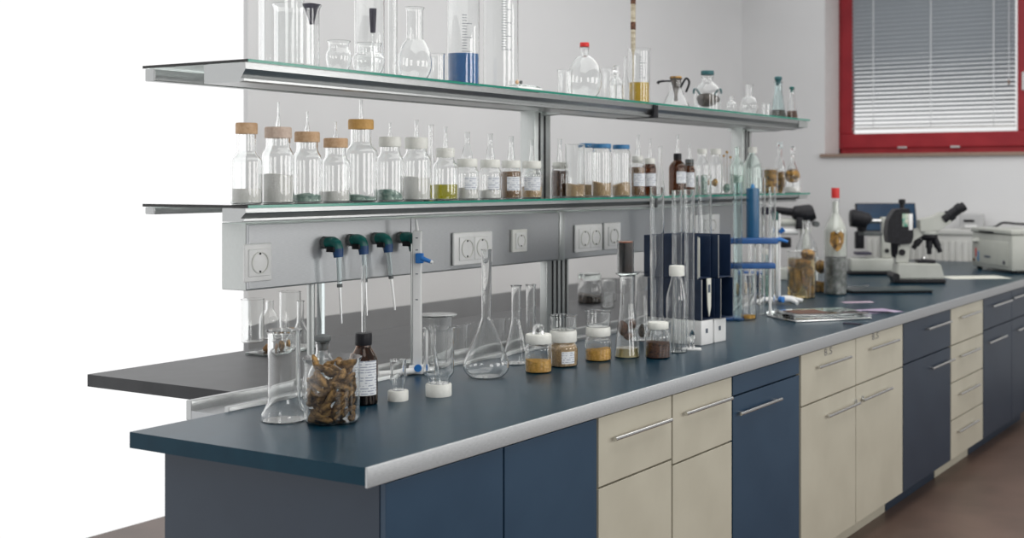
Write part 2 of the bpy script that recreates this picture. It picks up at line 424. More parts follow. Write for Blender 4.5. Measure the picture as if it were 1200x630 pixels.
# venetian blind
bl = thing('venetian_blind', 'grey-blue venetian blind lowered inside the red window', 'blind', (GX+.0, 0, 0))
bz0, n = 1.972, 34
bm = NB()
for i in range(n):
    z0 = bz0+.03+i*.036; tilt = math.radians(min(47, 14+i*1.9))
    M = Matrix.Translation((-.028, (gy0+gy1)/2, z0)) @ Matrix.Rotation(tilt, 4, 'Y')
    box(bm, -.021, .021, -(gy1-gy0)/2+.012, (gy1-gy0)/2-.012, -.0005, .0005, 0, M)
obj('slats', bm, blindm, bl, smooth=False)
obj('bottom_rail', BX(-.04, -.016, gy0+.01, gy1-.01, bz0-.008, bz0+.008, .003), steel, bl)
bm = NB()
for yy in (3.66, 3.16, 2.64): box(bm, -.044, -.042, yy-.004, yy+.004, bz0, gz1)
obj('ladder_cord', bm, cordm, bl)
bm = NB(); box(bm, -.046, -.043, 2.515, 2.52, 2.34, gz1)
pl_ = obj('pull_cord', bm, cordm, bl)
obj('toggle', BX(-.05, -.04, 2.51, 2.525, 2.30, 2.34, .003), sillm, pl_)

# radiator on the right wall
rd = thing('radiator', 'white panel radiator on the wall under the window', 'radiator', (9.83, 2.75, 0))
bm = BX(-.03, .06, -.85, .78, .35, 1.10, .008)
for i in range(31):
    yy = -.82+i*.0525; box(bm, -.04, -.03, yy, yy+.034, .40, 1.05, .004)
obj('panel', bm, rad_m, rd)
bm = BX(-.045, .07, -.86, .79, 1.10, 1.145, .008)
obj('top_grille', bm, rad_m, rd)
bm = NB()
for yy in (-.6, .55): obj('bracket', BX(.06, .168, yy, yy+.04, .5, .54), rad_m, rd)

# ================================================================== WORKTOPS AND CABINETS
YF = 1.898; XL = 2.08; XR = 9.72; XE = 6.30
wt = thing('worktop', 'long dark blue laboratory worktop with a metal front edge', 'worktop', (0, 0, 0))
bm = BX(XL, XR, YF+.004, 2.683, ZB-.04, ZB)
obj('top_surface', bm, bluetop, wt, smooth=False)
obj('front_edge', BX(XL, XR, YF-.003, YF+.004, ZB-.045, ZB+.001, .0015), alue, wt)
wb = thing('worktop', 'blue rear worktop section behind the microscopes, reaching the radiator', 'worktop', (0, 0, 0))
obj('top_surface', BX(XE+.004, XR, 2.685, 3.60, ZB-.04, ZB), bluetop, wb, smooth=False)
obj('back_panel', BX(XE+.02, XR-.02, 3.56, 3.58, FLOOR, ZB-.04), cream, wb, smooth=False)
rw = thing('worktop', 'grey rear worktop behind the metal service channel', 'worktop', (0, 0, 0))
obj('top_surface', BX(2.63, XE, 2.86, 3.60, ZB-.04, ZB-.0005), greytop, rw, smooth=False)
obj('back_panel', BX(3.35, XE, 3.56, 3.58, FLOOR, ZB-.04), cream, rw, smooth=False)
ch = thing('service_channel', 'aluminium service channel running between the blue and grey worktops', 'channel', (0, 0, 0))
obj('front_rail', BX(2.40, XE, 2.685, 2.705, ZB-.04, ZB+.012, .003), alu, ch)
obj('rear_rail', BX(2.40, XE, 2.835, 2.858, ZB-.04, ZB+.016, .003), alu, ch)
obj('channel_bed', BX(2.40, XE, 2.705, 2.835, ZB-.04, ZB-.012), alud, ch, smooth=False)

YC = 1.925
def handle(parent, pl, yl, pr, yr):
    yb = YC-.034; xa = X_at(pl, yb); xb = X_at(pr, yb); z = (z_at(pl, yl, yb)+z_at(pr, yr, yb))/2
    ox = parent.parent.location.x
    bm = tube_path([(xa-ox, yb, z), (xb-ox, yb, z)], .0062, 12)
    for q in (xa+.03, xb-.03): tube_path([(q-ox, yb, z), (q-ox, YC-.004, z)], .0048, 10, bm)
    obj('handle', bm, steel, parent)
def cabinet(label, p0, p1, m, fronts, x0=None, x1=None):
    """fronts: (kind, photo row of its top edge z, bottom z, column 0..1 range, handle)"""
    xa = x0 if x0 is not None else X_at(p0, YC-.018); xb = x1 if x1 is not None else X_at(p1, YC-.018)
    c = thing('base_cabinet', label, 'cabinet', (xa, 0, 0))
    W = xb-xa
    bm = BX(.002, W-.002, YC, 2.64, .05, ZB-.046); box(bm, .002, W-.002, YC+.07, 2.6, FLOOR+.001, .05)
    obj('carcass', bm, cream if m is cream else navylam, c, smooth=False)
    for kind, zt, zb, u0, u1, h, mm in fronts:
        a = W*u0+.0035; b = W*u1-.0035
        f = obj(kind, BX(a, b, YC-.018, YC-.001, zb+.003, zt-.003, .0015), mm or m, c, smooth=False)
        if h: handle(f, *h)
    return c
ZT0 = ZB-.048; ZB0 = .052
zE = z_at(938, 477.6, YC-.018); zF = z_at(1060, 427, YC-.018); zH = z_at(1152, 387.7, YC-.018)
zD = z_at(858, 465, YC-.018); g1, g2, g3 = (z_at(1115, v, YC-.018) for v in (405, 449, 493))
xA = X_at(700.5, YC-.018); xB = X_at(787.5, YC-.018)
cabinet('wide blue base cabinet at the near end, left of the cream drawers', 0, 0, bluelam,
        [('door', ZT0, ZB0, 0, .5, None, None), ('door', ZT0, ZB0, .5, 1, None, None)], xA-.9, xA-.002)
cabinet('narrow cream cabinet nearest the camera, beside the blue one', 701, 787.5, cream,
        [('drawer', ZT0, zE, 0, 1, (721, 511.5, 787, 494.5), None), ('door', zE, ZB0, 0, 1, None, None)])
cabinet('second narrow cream cabinet, left of the blue panelled door', 788, 858, cream,
        [('drawer', ZT0, zE-.02, 0, 1, (804, 482, 858, 469), None), ('door', zE-.02, ZB0, 0, 1, None, None)])
cabinet('mid blue cabinet with a plain top panel between cream cabinets', 858.5, 937, bluelam,
        [('top_panel', ZT0, zD, 0, 1, None, None), ('door', zD, ZB0, 0, 1, (868, 483, 916, 469), None)])
cE = cabinet('wide cream cabinet with two drawers over two doors', 938.5, 1058, cream,
        [('drawer', ZT0, zE, 0, .49, (960, 429, 997.5, 419.5), None), ('drawer', ZT0, zE, .49, 1, (1021.4, 407, 1053.7, 400), None),
         ('door', zE, ZB0, 0, .49, (971, 486, 1008, 474), None), ('door', zE, ZB0, .49, 1, (1012, 466.7, 1045.6, 456.8), None)])
def text_part(txt, px, py, size, parent):
    G = {'8': [(.25, .5), (.05, .68), (.1, .92), (.25, 1), (.4, .92), (.45, .68), (.25, .5), (.03, .3), (.06, .08), (.25, 0), (.44, .08), (.47, .3), (.25, .5)],
         'S': [(.46, .85), (.3, 1), (.12, .95), (.05, .75), (.2, .55), (.36, .42), (.45, .22), (.34, .04), (.16, 0), (.03, .15)], '.': [(.1, .02), (.16, .02)]}
    u0 = 0; yb = YC-.0186; ox = X_at(px, yb)-parent.parent.location.x; oz = z_at(px, py, yb)
    for chr_ in txt:
        obj('printed_character', tube_path([(ox+u0+u*size*2.4, yb, oz+v*size) for u, v in G[chr_]], size*.075, 6), stick, parent)
        u0 += 2.4*size*(.32 if chr_ == '.' else .62)
stick = mat('grey_lettering', (.20, .20, .20), .6)
dr = [c for c in cE.children if c.name.startswith('drawer')]; do = [c for c in cE.children if c.name.startswith('door')]
text_part('8.S', 966, 416.5, .025, dr[0]); text_part('8.S', 1022, 398, .025, dr[1])
for px, py, p in ((1002, 470, do[0]), (1010, 466, do[1])):
    yb = YC-.018; xx = X_at(px, yb)-cE.location.x; zq = z_at(px, py, yb)
    obj('lock', tube_path([(xx, yb-.006, zq), (xx, yb+.001, zq)], .011, 16), steel, p)
cabinet('dark navy cabinet with drawer over door beside the four cream drawers', 1058.5, 1114, navylam,
        [('drawer', ZT0, zF, 0, 1, (1088, 384.2, 1115, 377.9), None), ('door', zF, ZB0, 0, 1, (1093, 430.5, 1118.6, 422), None)])
cabinet('narrow cream cabinet with a stack of four drawers', 1114.5, 1152, cream,
        [('drawer', ZT0, g1, 0, 1, (1126.7, 370.9, 1149.5, 365.6), None), ('drawer', g1, g2, 0, 1, (1126.7, 415.8, 1148.4, 409.5), None),
         ('drawer', g2, g3, 0, 1, (1126, 459.6, 1148.4, 452.3), None), ('drawer', g3, ZB0, 0, 1, (1124.6, 503.5, 1146.7, 494.7), None)])
cabinet('navy cabinet at the right end of the run, by the floor', 1152.5, 1212, navylam,
        [('drawer', ZT0, zH, 0, .52, (1164, 358, 1186, 352.6), None), ('drawer', ZT0, zH, .52, 1, (1188, 348, 1207, 344.5), None),
         ('door', zH, ZB0, 0, .52, (1160, 400.5, 1180, 394.5), None), ('door', zH, ZB0, .52, 1, (1193, 385.5, 1210, 381.5), None)])

# ================================================================== SHELF RACK WITH SERVICE TRUNKING
SX0, SX1 = 2.345, 6.19; SY0, SY1 = 2.55, 2.97
rk = thing('shelf_rack', 'aluminium and glass double shelf rack with grey socket trunking', 'shelf rack', (0, 0, 0))
COL = [(4.108, 4.222), (6.03, 6.14)]
for (a, b) in COL:
    bm = BX(a, b, 2.865, 2.935, 1.43, 1.83, .004)
    bm2 = bm
    obj('upper_column', bm, alup, rk)
    for q in (.30, .62):
        u = a+(b-a)*q; obj('column_slot', BX(u-.0045, u+.0045, 2.862, 2.8649, 1.45, 1.80, .0005), blackm, rk)
    if a < 5:
        bm = BX(a-.01, b+.035, 2.80, 2.833, ZB-.01, 1.225, .004)
        obj('lower_column', bm, alup, rk)
        for q in (.26, .46, .66, .86):
            u = a-.01+(b-a+.045)*q; obj('column_slot', BX(u-.004, u+.004, 2.797, 2.7999, ZB+.004, 1.214, .0005), blackm, rk)
obj('service_pipe', spin([(0, 0), (.012, 0), (.012, .32), (0, .32)], 20), tglass, rk, loc=(2.864, 2.80, ZB+.0))
obj('service_pipe', spin([(0, 0), (.012, 0), (.012, .32), (0, .32)], 20), alup, rk, loc=(2.84, 2.818, ZB+.0))
for (zt, fh, bd) in ((ZT, .047, .17), (ZL, .032, .10)):
    for (a, b) in ((SX0, 4.535), (4.54, SX1)):
        g = obj('glass_shelf', BX(a, b, SY0+.003, SY1, zt-.008, zt-.0002), gglass, rk, smooth=False)
        obj('polished_edge', BX(a, b, SY0, SY0+.003, zt-.008, zt-.0002), edge_green, g, smooth=False)
    z1 = zt-.009; z0 = z1-fh
    poly = [(SY0+.012, z1), (SY0+.012, z1-fh*.35), (SY0+.03, z0+.006), (SY0+.018, z0+.005), (SY0+.018, z0-.001), (SY0+.035, z0-.004), (SY0+bd, z0-.004), (SY0+bd, z1)]
    for (a, b) in ((SX0, 4.53), (4.555, SX1-.13)):
        obj('front_beam', prism(poly, a, b), alu, rk, smooth=False)
    obj('joint_cover', BX(4.525, 4.56, SY0+.004, SY0+bd+.02, z0-.006, z1+.0005, .002), black, rk)
    obj('end_bracket', prism([(SY0+.01, z1), (SY0+.01, z0+.012), (SY0+.2, z0-.004), (SY1, z0-.004), (SY1, z1)], SX1-.125, SX1-.01), alup, rk, smooth=False)
    obj('cantilever_arm', prism([(SY0+bd, z1), (SY0+bd, z0+.004), (2.95, z0-.012), (2.95, z1)], 4.16, 4.20), alup, rk, smooth=False)
    obj('rear_beam', BX(SX0, SX1-.02, SY1-.05, SY1-.01, z0+.012, z1, .003), alu, rk)
# trunking
TY0, TY1, TZ0, TZ1 = 2.75, 2.862, 1.215, 1.408
for (a, b) in ((2.53, X_at(481.5, TY0)), (X_at(482.2, TY0), X_at(655, TY0)), (X_at(662, TY0), 6.08)):
    bm = BX(a, b, TY0, TY0+.012, TZ0+.004, TZ1-.004, .002)
    obj('trunking_cover', bm, alud, rk, smooth=False)
obj('trunking_joint', BX(X_at(655.3, TY0), X_at(661.5, TY0), TY0-.003, TY0+.02, TZ0, TZ1, .002), alup, rk)
obj('trunking_body', BX(2.53, 6.07, TY0+.012, TY1, TZ0, TZ1, .003), alup, rk)

# sockets
def socket_insert(parent, u, w_):
    f = obj('socket_insert', BX(u-w_/2, u+w_/2, -.016, -.010, -w_/2, w_/2, .003), pure, parent)
    r = w_*.40
    bm = spin([(r, 0), (r, .003), (r*.92, .004), (r*.9, -.004), (0, -.004)], 28)
    bmesh.ops.transform(bm, matrix=Matrix.Rotation(PI/2, 4, 'X'), verts=bm.verts)
    obj('socket_well', bm, white, parent, loc=(u, -.0165, 0))
    bm = NB()
    for q in (-1, 1): 
        t_ = spin([(0, 0), (.0032, 0), (.0032, .002), (0, .002)], 12)
        bmesh.ops.transform(t_, matrix=Matrix.Translation((u+q*.0095, -.0125, 0)) @ Matrix.Rotation(PI/2, 4, 'X'), verts=t_.verts)
        me = bpy.data.meshes.new('t'); t_.to_mesh(me); t_.free(); bm.from_mesh(me); bpy.data.meshes.remove(me)
        box(bm, u-.002, u+.002, -.019, -.0145, q*r*.82-.003, q*r*.82+.003)
    obj('socket_hole', bm, blackm, parent)
def socket(label, p0, p1, y0, y1, n, frame=True):
    xa, xb = X_at(p0, TY0-.008), X_at(p1, TY0-.008); W = xb-xa; c = (xa+xb)/2
    za, zb = z_at(p1, y1, TY0), z_at(p1, y0, TY0); zc = (za+zb)/2; h = zb-za
    o = thing('power_socket', label, 'socket', (c, TY0-.0005, zc))
    if frame: obj('faceplate', BX(-W/2, W/2, -.011, -.0003, -h/2, h/2, .005), pure, o)
    else: obj('faceplate', BX(-W/2, W/2, -.011, -.0003, -h/2, h/2, .002), white, o)
    iw = min(h*.72, W/n*.82)
    for k in range(n):
        socket_insert(o, (k-(n-1)/2)*iw*1.04, iw)
socket('white single socket at the far left of the trunking', 286, 318, 284, 328, 1)
socket('white double socket left of the flush single socket', 531, 576.5, 270, 307, 2)
socket('small flush grey-white socket between the double sockets', 600, 617, 268, 294, 1, False)
socket('white double socket just right of the middle column', 674, 705.5, 261.5, 293, 2)
socket('narrow white socket beside the double one right of the column', 708, 727, 260, 291, 1)
socket('white double socket seen behind the tall glass tubes', 815, 843, 250.5, 275, 2)

# water and gas taps on the trunking
def tap(label, px, py, blen, ends, mtip, tubelen):
    x = X_at(px, TY0); z = z_at(px, py, TY0); s = depth(x, TY0)/F
    o = thing('lab_tap', label, 'tap', (x, TY0, z), 0)
    bm = tube_path([(0, -.0008, 0), (0, -.012, 0)], .019, 20); obj('flange', bm, grey_rub, o)
    pts = curve([(0, -.010, 0), (.002, -.026, .003), (.007, -.042, -.004), (.009, -.047, -.022)], 5)
    obj('spout', tube_path(pts, [.016]*6+[.017]*5+[.0165]*(len(pts)-11), 16), teal, o)
    obj('nozzle', tube_path([(.009, -.0465, -.018), (.010, -.049, -.044)], [.017, .0145], 16), mtip, o)
    bm = NB(); box(bm, -.014, -.006, -.05, -.02, -.028, -.012, .002); obj('lever', bm, black, o)
    if tubelen:
        e, st = tubelen
        obj('delivery_tube', tube_path([(.010, -.049, -.043), (.010+e*.4, -.049, -.045-st*.42)], [.0075, .0065], 14), tglass, o)
        obj('tip_tube', tube_path([(.010+e*.4, -.049, -.045-st*.42), (.010+e, -.050, -.045-st)], [.0045, .0028], 12), glass, o)
        obj('coupling', tube_path([(.010+e*.38, -.049, -.045-st*.40), (.010+e*.42, -.049, -.045-st*.45)], .0085, 12), grey_rub, o)
tipb = noisy('tap_tip_blue', (0.01, 0.05, 0.16), (0.015, 0.07, 0.2), 30, 0.35)
tap('black and navy tap above the beaker of bark, leftmost of the four', 380, 284, 0, None, tipb, (.012, .20))
tap('green and blue tap second from the left, its tube above the amber bottle', 410, 281, 0, None, tipb, (.012, .19))
tap('green and blue tap with a thin tapering tube, left of the white stand', 439, 279, 0, None, tipb, (.03, .185))
tap('green tap partly behind the white upright stand', 469, 278, 0, None, tealcap, None)

# ================================================================== LOWER SHELF: JARS AND BOTTLES
CB = 'reagent bottles on the lower shelf'; L1 = 2.68; L2 = 2.80
HB = lambda px: (px,)
ves('reagent_bottle', 'clear bottle with ochre cap cut off by the left edge, lower shelf', 'bottle', ('L', L1), 289, 36, 148, 186, 168, 22,
    cap=(25, 144, 157, cork), group=CB, fill=[(221, powder_w, 0)])
ves('reagent_bottle', 'large clear bottle of white powder with a brown-grey cap and glass tube', 'bottle', ('L', L1), 326, 37, 152, 180, 165, 28,
    cap=(31, 149, 162, tan), fill=[(205, powder_w, .3)], tube=(6, 2.5, 120, 149), group=CB)
ves('reagent_bottle', 'clear bottle with a pale orange cap, third from the left', 'bottle', ('L', L1), 360, 35, 157, 184, 170, 25,
    cap=(29, 154.5, 166.5, cork), fill=[(229, tealstuff, .5)], tube=(6, 2.5, 131, 154.5), group=CB)
ves('reagent_bottle', 'shorter clear bottle with a light brown cap beside the tall ochre one', 'bottle', ('L', L1), 393.5, 34, 164, 190, 177, 24,
    cap=(28, 162, 173, cork), fill=[(224, powder_w, .2)], tube=(6, 2.5, 143, 162), group=CB)
ves('reagent_bottle', 'tallest clear bottle with an ochre cap and glass tube', 'bottle', ('L', L1), 423, 38, 143, 176, 157, 24,
    cap=(29.5, 140, 151.5, orange), fill=[(230, tealstuff, .4)], tube=(5, 4, 117, 140), group=CB)
ves('reagent_bottle', 'clear bottle with a white cap, first right of the ochre cap', 'bottle', ('L', L1), 457, 32, 163, 186, 176, 23,
    cap=(26, 160.5, 172, whitec), fill=[(226, tealstuff, .8)], tube=(5, 2.5, 144, 160.5), group=CB)
ves('reagent_bottle', 'large clear bottle of white powder with a white cap', 'bottle', ('L', L1), 488, 34, 164, 185, 176, 24,
    cap=(27, 161, 174.5, whitec), fill=[(208, powder_w, .3)], tube=(6, 4.5, 141, 161), group=CB)
ves('glass_tube', 'slim glass flask with flared neck behind the yellow-green liquid', 'flask', ('L', L2), 505, 17, 146, 196, 178, 5.5, 'cone',
    fill=[(217, liq_ygr, 0)])
ves('reagent_bottle', 'clear bottle of yellow-green liquid with a white cap', 'bottle', ('L', L1), 522, 31, 177, 194, 188, 20,
    cap=(22, 173.5, 184.5, whitec), fill=[(216, liq_ygr, 0)], tube=(6, 4, 149, 173.5), group=CB)
ves('sample_jar', 'labelled clear jar of white salt with white cap and glass spout', 'jar', ('L', L1), 547.5, 28, 189, 201, 197, 21,
    cap=(24, 186, 195.5, whitec), fill=[(221, powder_w, .3)], lab=(207, 222, 28, 62), tube=(13, 6, 155, 186), group='capped jars with glass spouts')
ves('sample_jar', 'second labelled clear jar of white salt, right of its twin', 'jar', ('L', L1), 574.5, 27, 190, 202, 197, 21,
    cap=(23.5, 187, 196.5, whitec), fill=[(223, powder_w, .3)], lab=(207, 222, 28, 62), tube=(11, 5.5, 157, 187), group='capped jars with glass spouts')
ves('sample_jar', 'labelled jar full of brown grains with a white cap', 'jar', ('L', L1), 599, 24, 191, 201, 198, 20,
    cap=(22.5, 188, 196.8, whitec), fill=[(201, seeds, .2)], lab=(207, 223, 22, 80), tube=(9, 5.5, 160, 188), group='capped jars with glass spouts')
ves('sample_jar', 'labelled jar of tan grains in front of the middle column', 'jar', ('L', L1), 623, 25, 192, 203, 199, 20,
    cap=(22.5, 188.6, 197.3, whitec), fill=[(219, powder_t, .3)], lab=(207, 223, 10, 95), tube=(6.5, 4.5, 164, 188.6), group='capped jars with glass spouts')
ves('sample_jar', 'jar of dark brown grains just right of the middle column', 'jar', ('L', 2.76), 656, 20, 194, 203, 199, 17,
    cap=(17, 190, 198, whitec), fill=[(200, soil, .2)], tube=(7, 4.5, 163, 190), group='capped jars with glass spouts')
# pitcher with spout, tan grains and a rod
pt = ves('glass_pitcher', 'clear glass pitcher of tan grains with a stirring rod', 'pitcher', ('L', L1), 674, 23, 169, 180, 176, 21, 'cyl', fill=[(216, powder_t, .4)])
x_, y_, z_, s_ = spot(('L', L1), 674, 23)
obj('handle', tube_path(curve([(-.024, 0, .09), (-.036, 0, .075), (-.034, 0, .035), (-.027, 0, .022)]), .003, 10), glass, pt)
obj('spout', prism([(-.010, .132), (-.034, .143), (-.024, .120)], -.008, .008, 'y'), glass, pt)
rod = obj('stirring_rod', tube_path([(0, 0, 0), (.004, 0, .175)], .0022, 10), glass); rod.location = (x_, y_-.012, ZL+.006)
tag(rod, 'thin glass stirring rod standing in the pitcher', 'stirring rod')
for cx, l_, mm in ((688, 'blue-lidded clear jar of tan grains behind the pitcher', powder_t),):
    ves('storage_jar', l_, 'jar', ('L', 2.86), cx, 20, 171, 177, 175, 17, cap=(18, 168, 173, bluecap), fill=[(216, mm, .3)], group='blue-lidded storage jars')
ves('storage_jar', 'tall blue-lidded jar of brown grains, left of the two in front', 'jar', ('L', L1), 705, 23.5, 171.5, 177.5, 175, 20,
    cap=(22.5, 168.5, 173.8, bluecap), fill=[(214, powder_t, .5)], group='blue-lidded storage jars')
ves('storage_jar', 'tall blue-lidded jar of pale grains beside the amber bottles', 'jar', ('L', L1), 728, 22, 172.5, 178.5, 176, 18,
    cap=(20, 169.7, 174.7, bluecap), fill=[(216, powder_t, .8)], group='blue-lidded storage jars')
AB = 'amber bottles on the lower shelf'
ves('amber_bottle', 'labelled brown grain bottle with white cap, right of the blue lids', 'bottle', ('L', L1), 747.5, 17, 187, 195, 191, 13,
    cap=(13, 183, 191, whitec), fill=[(196, seeds, .1)], lab=(203, 218, 25, 120), tube=(7, 4, 158, 183), group=AB)
ves('amber_bottle', 'small labelled amber bottle with white cap, second of the amber pair', 'bottle', ('L', L1), 761.5, 15, 188, 196, 192, 11,
    cap=(12.5, 185.5, 192, whitec), m=amber, lab=(203, 218, 15, 110), tube=(6, 3, 163, 185.5), group=AB)
ves('glass_tube', 'thin clear bulb pipette flask between amber bottles', 'flask', ('L', L2), 773.5, 12, 172, 195, 188, 4.5, 'cone')
ves('amber_bottle', 'large amber bottle with black cap and a glass tube', 'bottle', ('L', L1), 794, 20.5, 185, 194, 188, 9,
    cap=(9.5, 179.8, 187.5, black), m=amber, lab=(201, 214.5, 32, 80), tube=(5, 3.5, 158, 179.8), group=AB)
ves('amber_bottle', 'small brown bottle with grey cap and green-white label', 'bottle', ('L', L1), 808, 13, 191, 198, 195, 9.5,
    cap=(10, 186.5, 194, grey_rub), m=amber, lab=(202, 219, 0, 120), tube=(4.5, 3, 168, 186.5), group=AB)
ves('reagent_bottle', 'clear bottle with white cap and pale green crystals, near the far column', 'bottle', ('L', L1), 823, 17, 178, 192, 184, 10,
    cap=(11.5, 174.5, 180.5, whitec), fill=[(207, tealstuff, .4)], group=CB)
ves('reagent_bottle', 'clear bottle with white cap holding dried brown flowers', 'bottle', ('L', L1), 839, 15, 178, 192, 184, 10,
    cap=(12.5, 174.5, 181, whitec), lump_=[(838, 214, 8, 10, browntissue)], group=CB)
ves('flower_jar', 'open clear jar of dried flower sprigs', 'jar', ('L', L1), 852, 15, 194, kind='cyl', lump_=[(851, 220, 9, 10, tealstuff)])
for k, (dx, hh) in enumerate(((-3, 30), (0, 34), (3, 28))):
    x_, y_, z_, s_ = spot(('L', L1), 852+dx, 10)
    o = thing('dried_sprig', ['left', 'middle', 'right'][k]+' dried flower sprig standing in the open jar', 'sprig', (x_, y_, ZL+.003), VIEW, 'dried sprigs in the open jar')
    obj('stem', tube_path([(0, 0, 0), (dx*.0012, 0, (hh+14)*s_)], .0009, 6), bark, o)
    obj('flower_head', lump(k+3, .007, .007, .006, .4, 2), browntissue, o, loc=(dx*.0012, 0, (hh+14)*s_))
ves('conical_flask', 'round-shouldered flask of pale green crystals left of the tall bottle', 'flask', ('L', L1), 864, 16, 172, 192, 183, 7, 'bottle', fill=[(205, tealstuff, .6)], m=gglass)
ves('reagent_bottle', 'tall greenish glass bottle with sloping shoulders and white cap', 'bottle', ('L', L1), 882, 23, 176, 194, 181, 9,
    cap=(10.5, 172.3, 179, whitec), m=gglass, group=CB)
ves('specimen_jar', 'square-looking jar of brown preserved specimen at the shelf end', 'jar', ('L', 2.62), 903, 17, 197, kind='cyl', fill=[(199, browntissue, .2)])
ves('round_flask', 'clear flask with a pale teal stopper standing above the brown specimen', 'flask', ('L', 2.70), 914, 13, 173, 200, 184, 5, 'round',
    cap=(7, 166.5, 174, tglass), fill=[(201, browntissue, .3)])
ves('round_flask', 'narrow-necked flask with coiled brown specimen at the far shelf end', 'flask', ('L', 2.605), 929, 20, 180, 208, 189, 5, 'bottle',
    stopper=(6, 171, 184, glass), fill=[(219, powder_w, 0)], lump_=[(928, 206, 17, 18, browntissue)])

# ================================================================== TOP SHELF: GLASSWARE
T1 = 2.68; T2 = 2.82
ves('beaker', 'large clear beaker with a flared lip at the left of the top shelf', 'beaker', ('T', T1), 348, 52, 6, kind='beaker')
ves('glass_cylinder', 'wide clear glass jar behind the large beaker, top shelf', 'jar', ('T', T2), 330, 52, -20, kind='cyl')
o = thing('funnel', 'dark funnel on a glass stem standing in the big beaker', 'funnel', (X_at(364, T1+.0), T1-.005, ZT+.006), VIEW)
x_, y_, z_, s_ = spot(('T', T1), 364, 10)
hz = lambda py, s=None: EYE+(CY-py)*(s or s_)-ZT
obj('stem', spin([(.004*1.9, 0), (.0076, hz(30)), (.0064, hz(30)), (.0064, 0)], 18, close=True), glass, o)
obj('cone', spin([(.0078, hz(31)), (.009, hz(27)), (.019, hz(14)), (.027, hz(8)), (.025, hz(8)), (.017, hz(14)), (.0075, hz(27)), (.006, hz(31))], 28, close=True), dark, o)
ves('glass_bowl', 'small round glass pot with a wide rim, left of its pair', 'pot', ('T', T1), 397, 30, 48, 66, 58, 24, 'round')
ves('glass_bowl', 'squat round glass pot with a stepped rim, right of its pair', 'pot', ('T', T1), 432, 38, 51, 70, 62, 28, 'round')
ves('glass_cylinder', 'tall clear cylinder rising out of the picture above the small pots', 'cylinder', ('T', T2), 433, 35, -18, kind='cyl')
o = thing('dropper', 'dark tapered dropper hanging tip-down inside the tall cylinder', 'dropper', (X_at(437, T2), T2, ZT+.004), VIEW)
obj('bulb', spin([(0, hz(20)), (.0085, hz(19.5)), (.011, hz(0)), (.012, hz(-12)), (0, hz(-12))], 20), dark, o)
obj('stem', spin([(.0025, 0), (.003, hz(20)), (.0018, hz(20)), (.0015, 0)], 14, close=True), glass, o)
ves('glass_tube', 'narrow full-height glass tube beside the bulb flask, top shelf', 'tube', ('T', T2), 460, 11, -25, kind='cyl')
ves('round_flask', 'clear flask with a wide neck and round belly, top shelf', 'flask', ('T', T1), 486, 40, 9, 75, 46, 20, 'round')
ves('beaker', 'small clear beaker between the round flask and blue liquid', 'beaker', ('T', T1), 512, 18, 63, kind='beaker')
ves('measuring_cylinder', 'clear graduated cylinder holding blue liquid, top shelf', 'cylinder', ('T', T1), 543, 38, -40, kind='cyl',
    fill=[(63.5, liq_blue, 0)], marks=(20, 62, 14, 4, None))
ves('measuring_cylinder', 'empty large graduated cylinder right of the blue liquid', 'cylinder', ('T', T1+.02), 587, 41, -40, kind='cyl', marks=(-5, 60, 22, 8, None))
x_, y_, z_, s_ = spot(('T', 2.63), 608, 10)
o = thing('flat_tray', 'thin white flat tray at the front of the top shelf', 'tray', (X_at(614, 2.60), 2.60, ZT+.0002), 0)
bm = spin(fillet([(0, 0), (.001, 0), (.001, .001)]), 4); bm.free()
obj('tray_base', BX(-.075, .075, -.03, .03, 0, .009, .003), pure, o)
obj('tray_lid', BX(-.055, .07, -.026, .026, .0093, .017, .003), gglass, o)
for k, dx in enumerate((-.012, .012)):
    o = obj('cork_scrap', lump(20+k, .007, .006, .008, .4, 2), [cork, grey_rub][k]); o.location = (X_at(608, 2.60)+dx, 2.60, ZT+.017+.0095)
    tag(o, ['small tan scrap lying on the white tray', 'small grey-brown scrap on the tray, right of the tan one'][k], 'scrap')
ves('glass_funnel_cup', 'small clear flared glass cup left of the red-capped flask', 'cup', ('T', T1), 662, 17, 82, 100, 92, 14, 'beaker')
ves('round_flask', 'round clear flask with a red cap', 'flask', ('T', T1), 685, 41, 56, 94, 65, 9.5, 'round', cap=(11, 50, 55, red))
x_, y_, z_, s_ = spot(('T', T1), 686, 41)
ves('beaker', 'faint clear beaker right of the red-capped flask', 'beaker', ('T', T2), 714, 18, 80, kind='beaker')
ves('stoppered_bottle', 'small clear bottle with glass knob stopper beside the yellow beaker', 'bottle', ('T', T1), 722, 17, 87, 98, 91, 8, stopper=(8, 76, 92, glass))
ves('round_flask', 'thin clear flask tucked behind the beaker of yellow liquid', 'flask', ('T', T2), 733, 14, 66, 98, 84, 4, 'cone')
ves('tall_beaker', 'tall clear beaker with yellow liquid and a hydrometer', 'beaker', ('T', T1), 749, 25, 57, kind='beaker', fill=[(97, liq_yel, 0)], marks=(68, 92, 8, 0, None))
o = thing('hydrometer', 'slim brown-banded hydrometer standing in the yellow liquid', 'hydrometer', (X_at(742, T1-.01), T1-.01, ZT+.004), VIEW)
x_, y_, z_, s_ = spot(('T', T1-.01), 742, 10)
obj('stem', spin([(0, 0), (.003, .001), (.0035, hz(66)), (.0095, hz(58)), (.0105, hz(40)), (.0105, hz(-20)), (0, hz(-20))], 18), noisy('hydrometer_paper', (0.30, 0.25, 0.17), (0.52, 0.47, 0.36), 35, .3, 0, (1, 1, 3)), o)
obj('band', spin([(0.0108, hz(36)), (.011, hz(36)), (.011, hz(27)), (.0108, hz(27))], 18, close=True), soil, o)
obj('band', spin([(0.0108, hz(6)), (.011, hz(6)), (.011, hz(-1)), (.0108, hz(-1))], 18, close=True), soil, o)
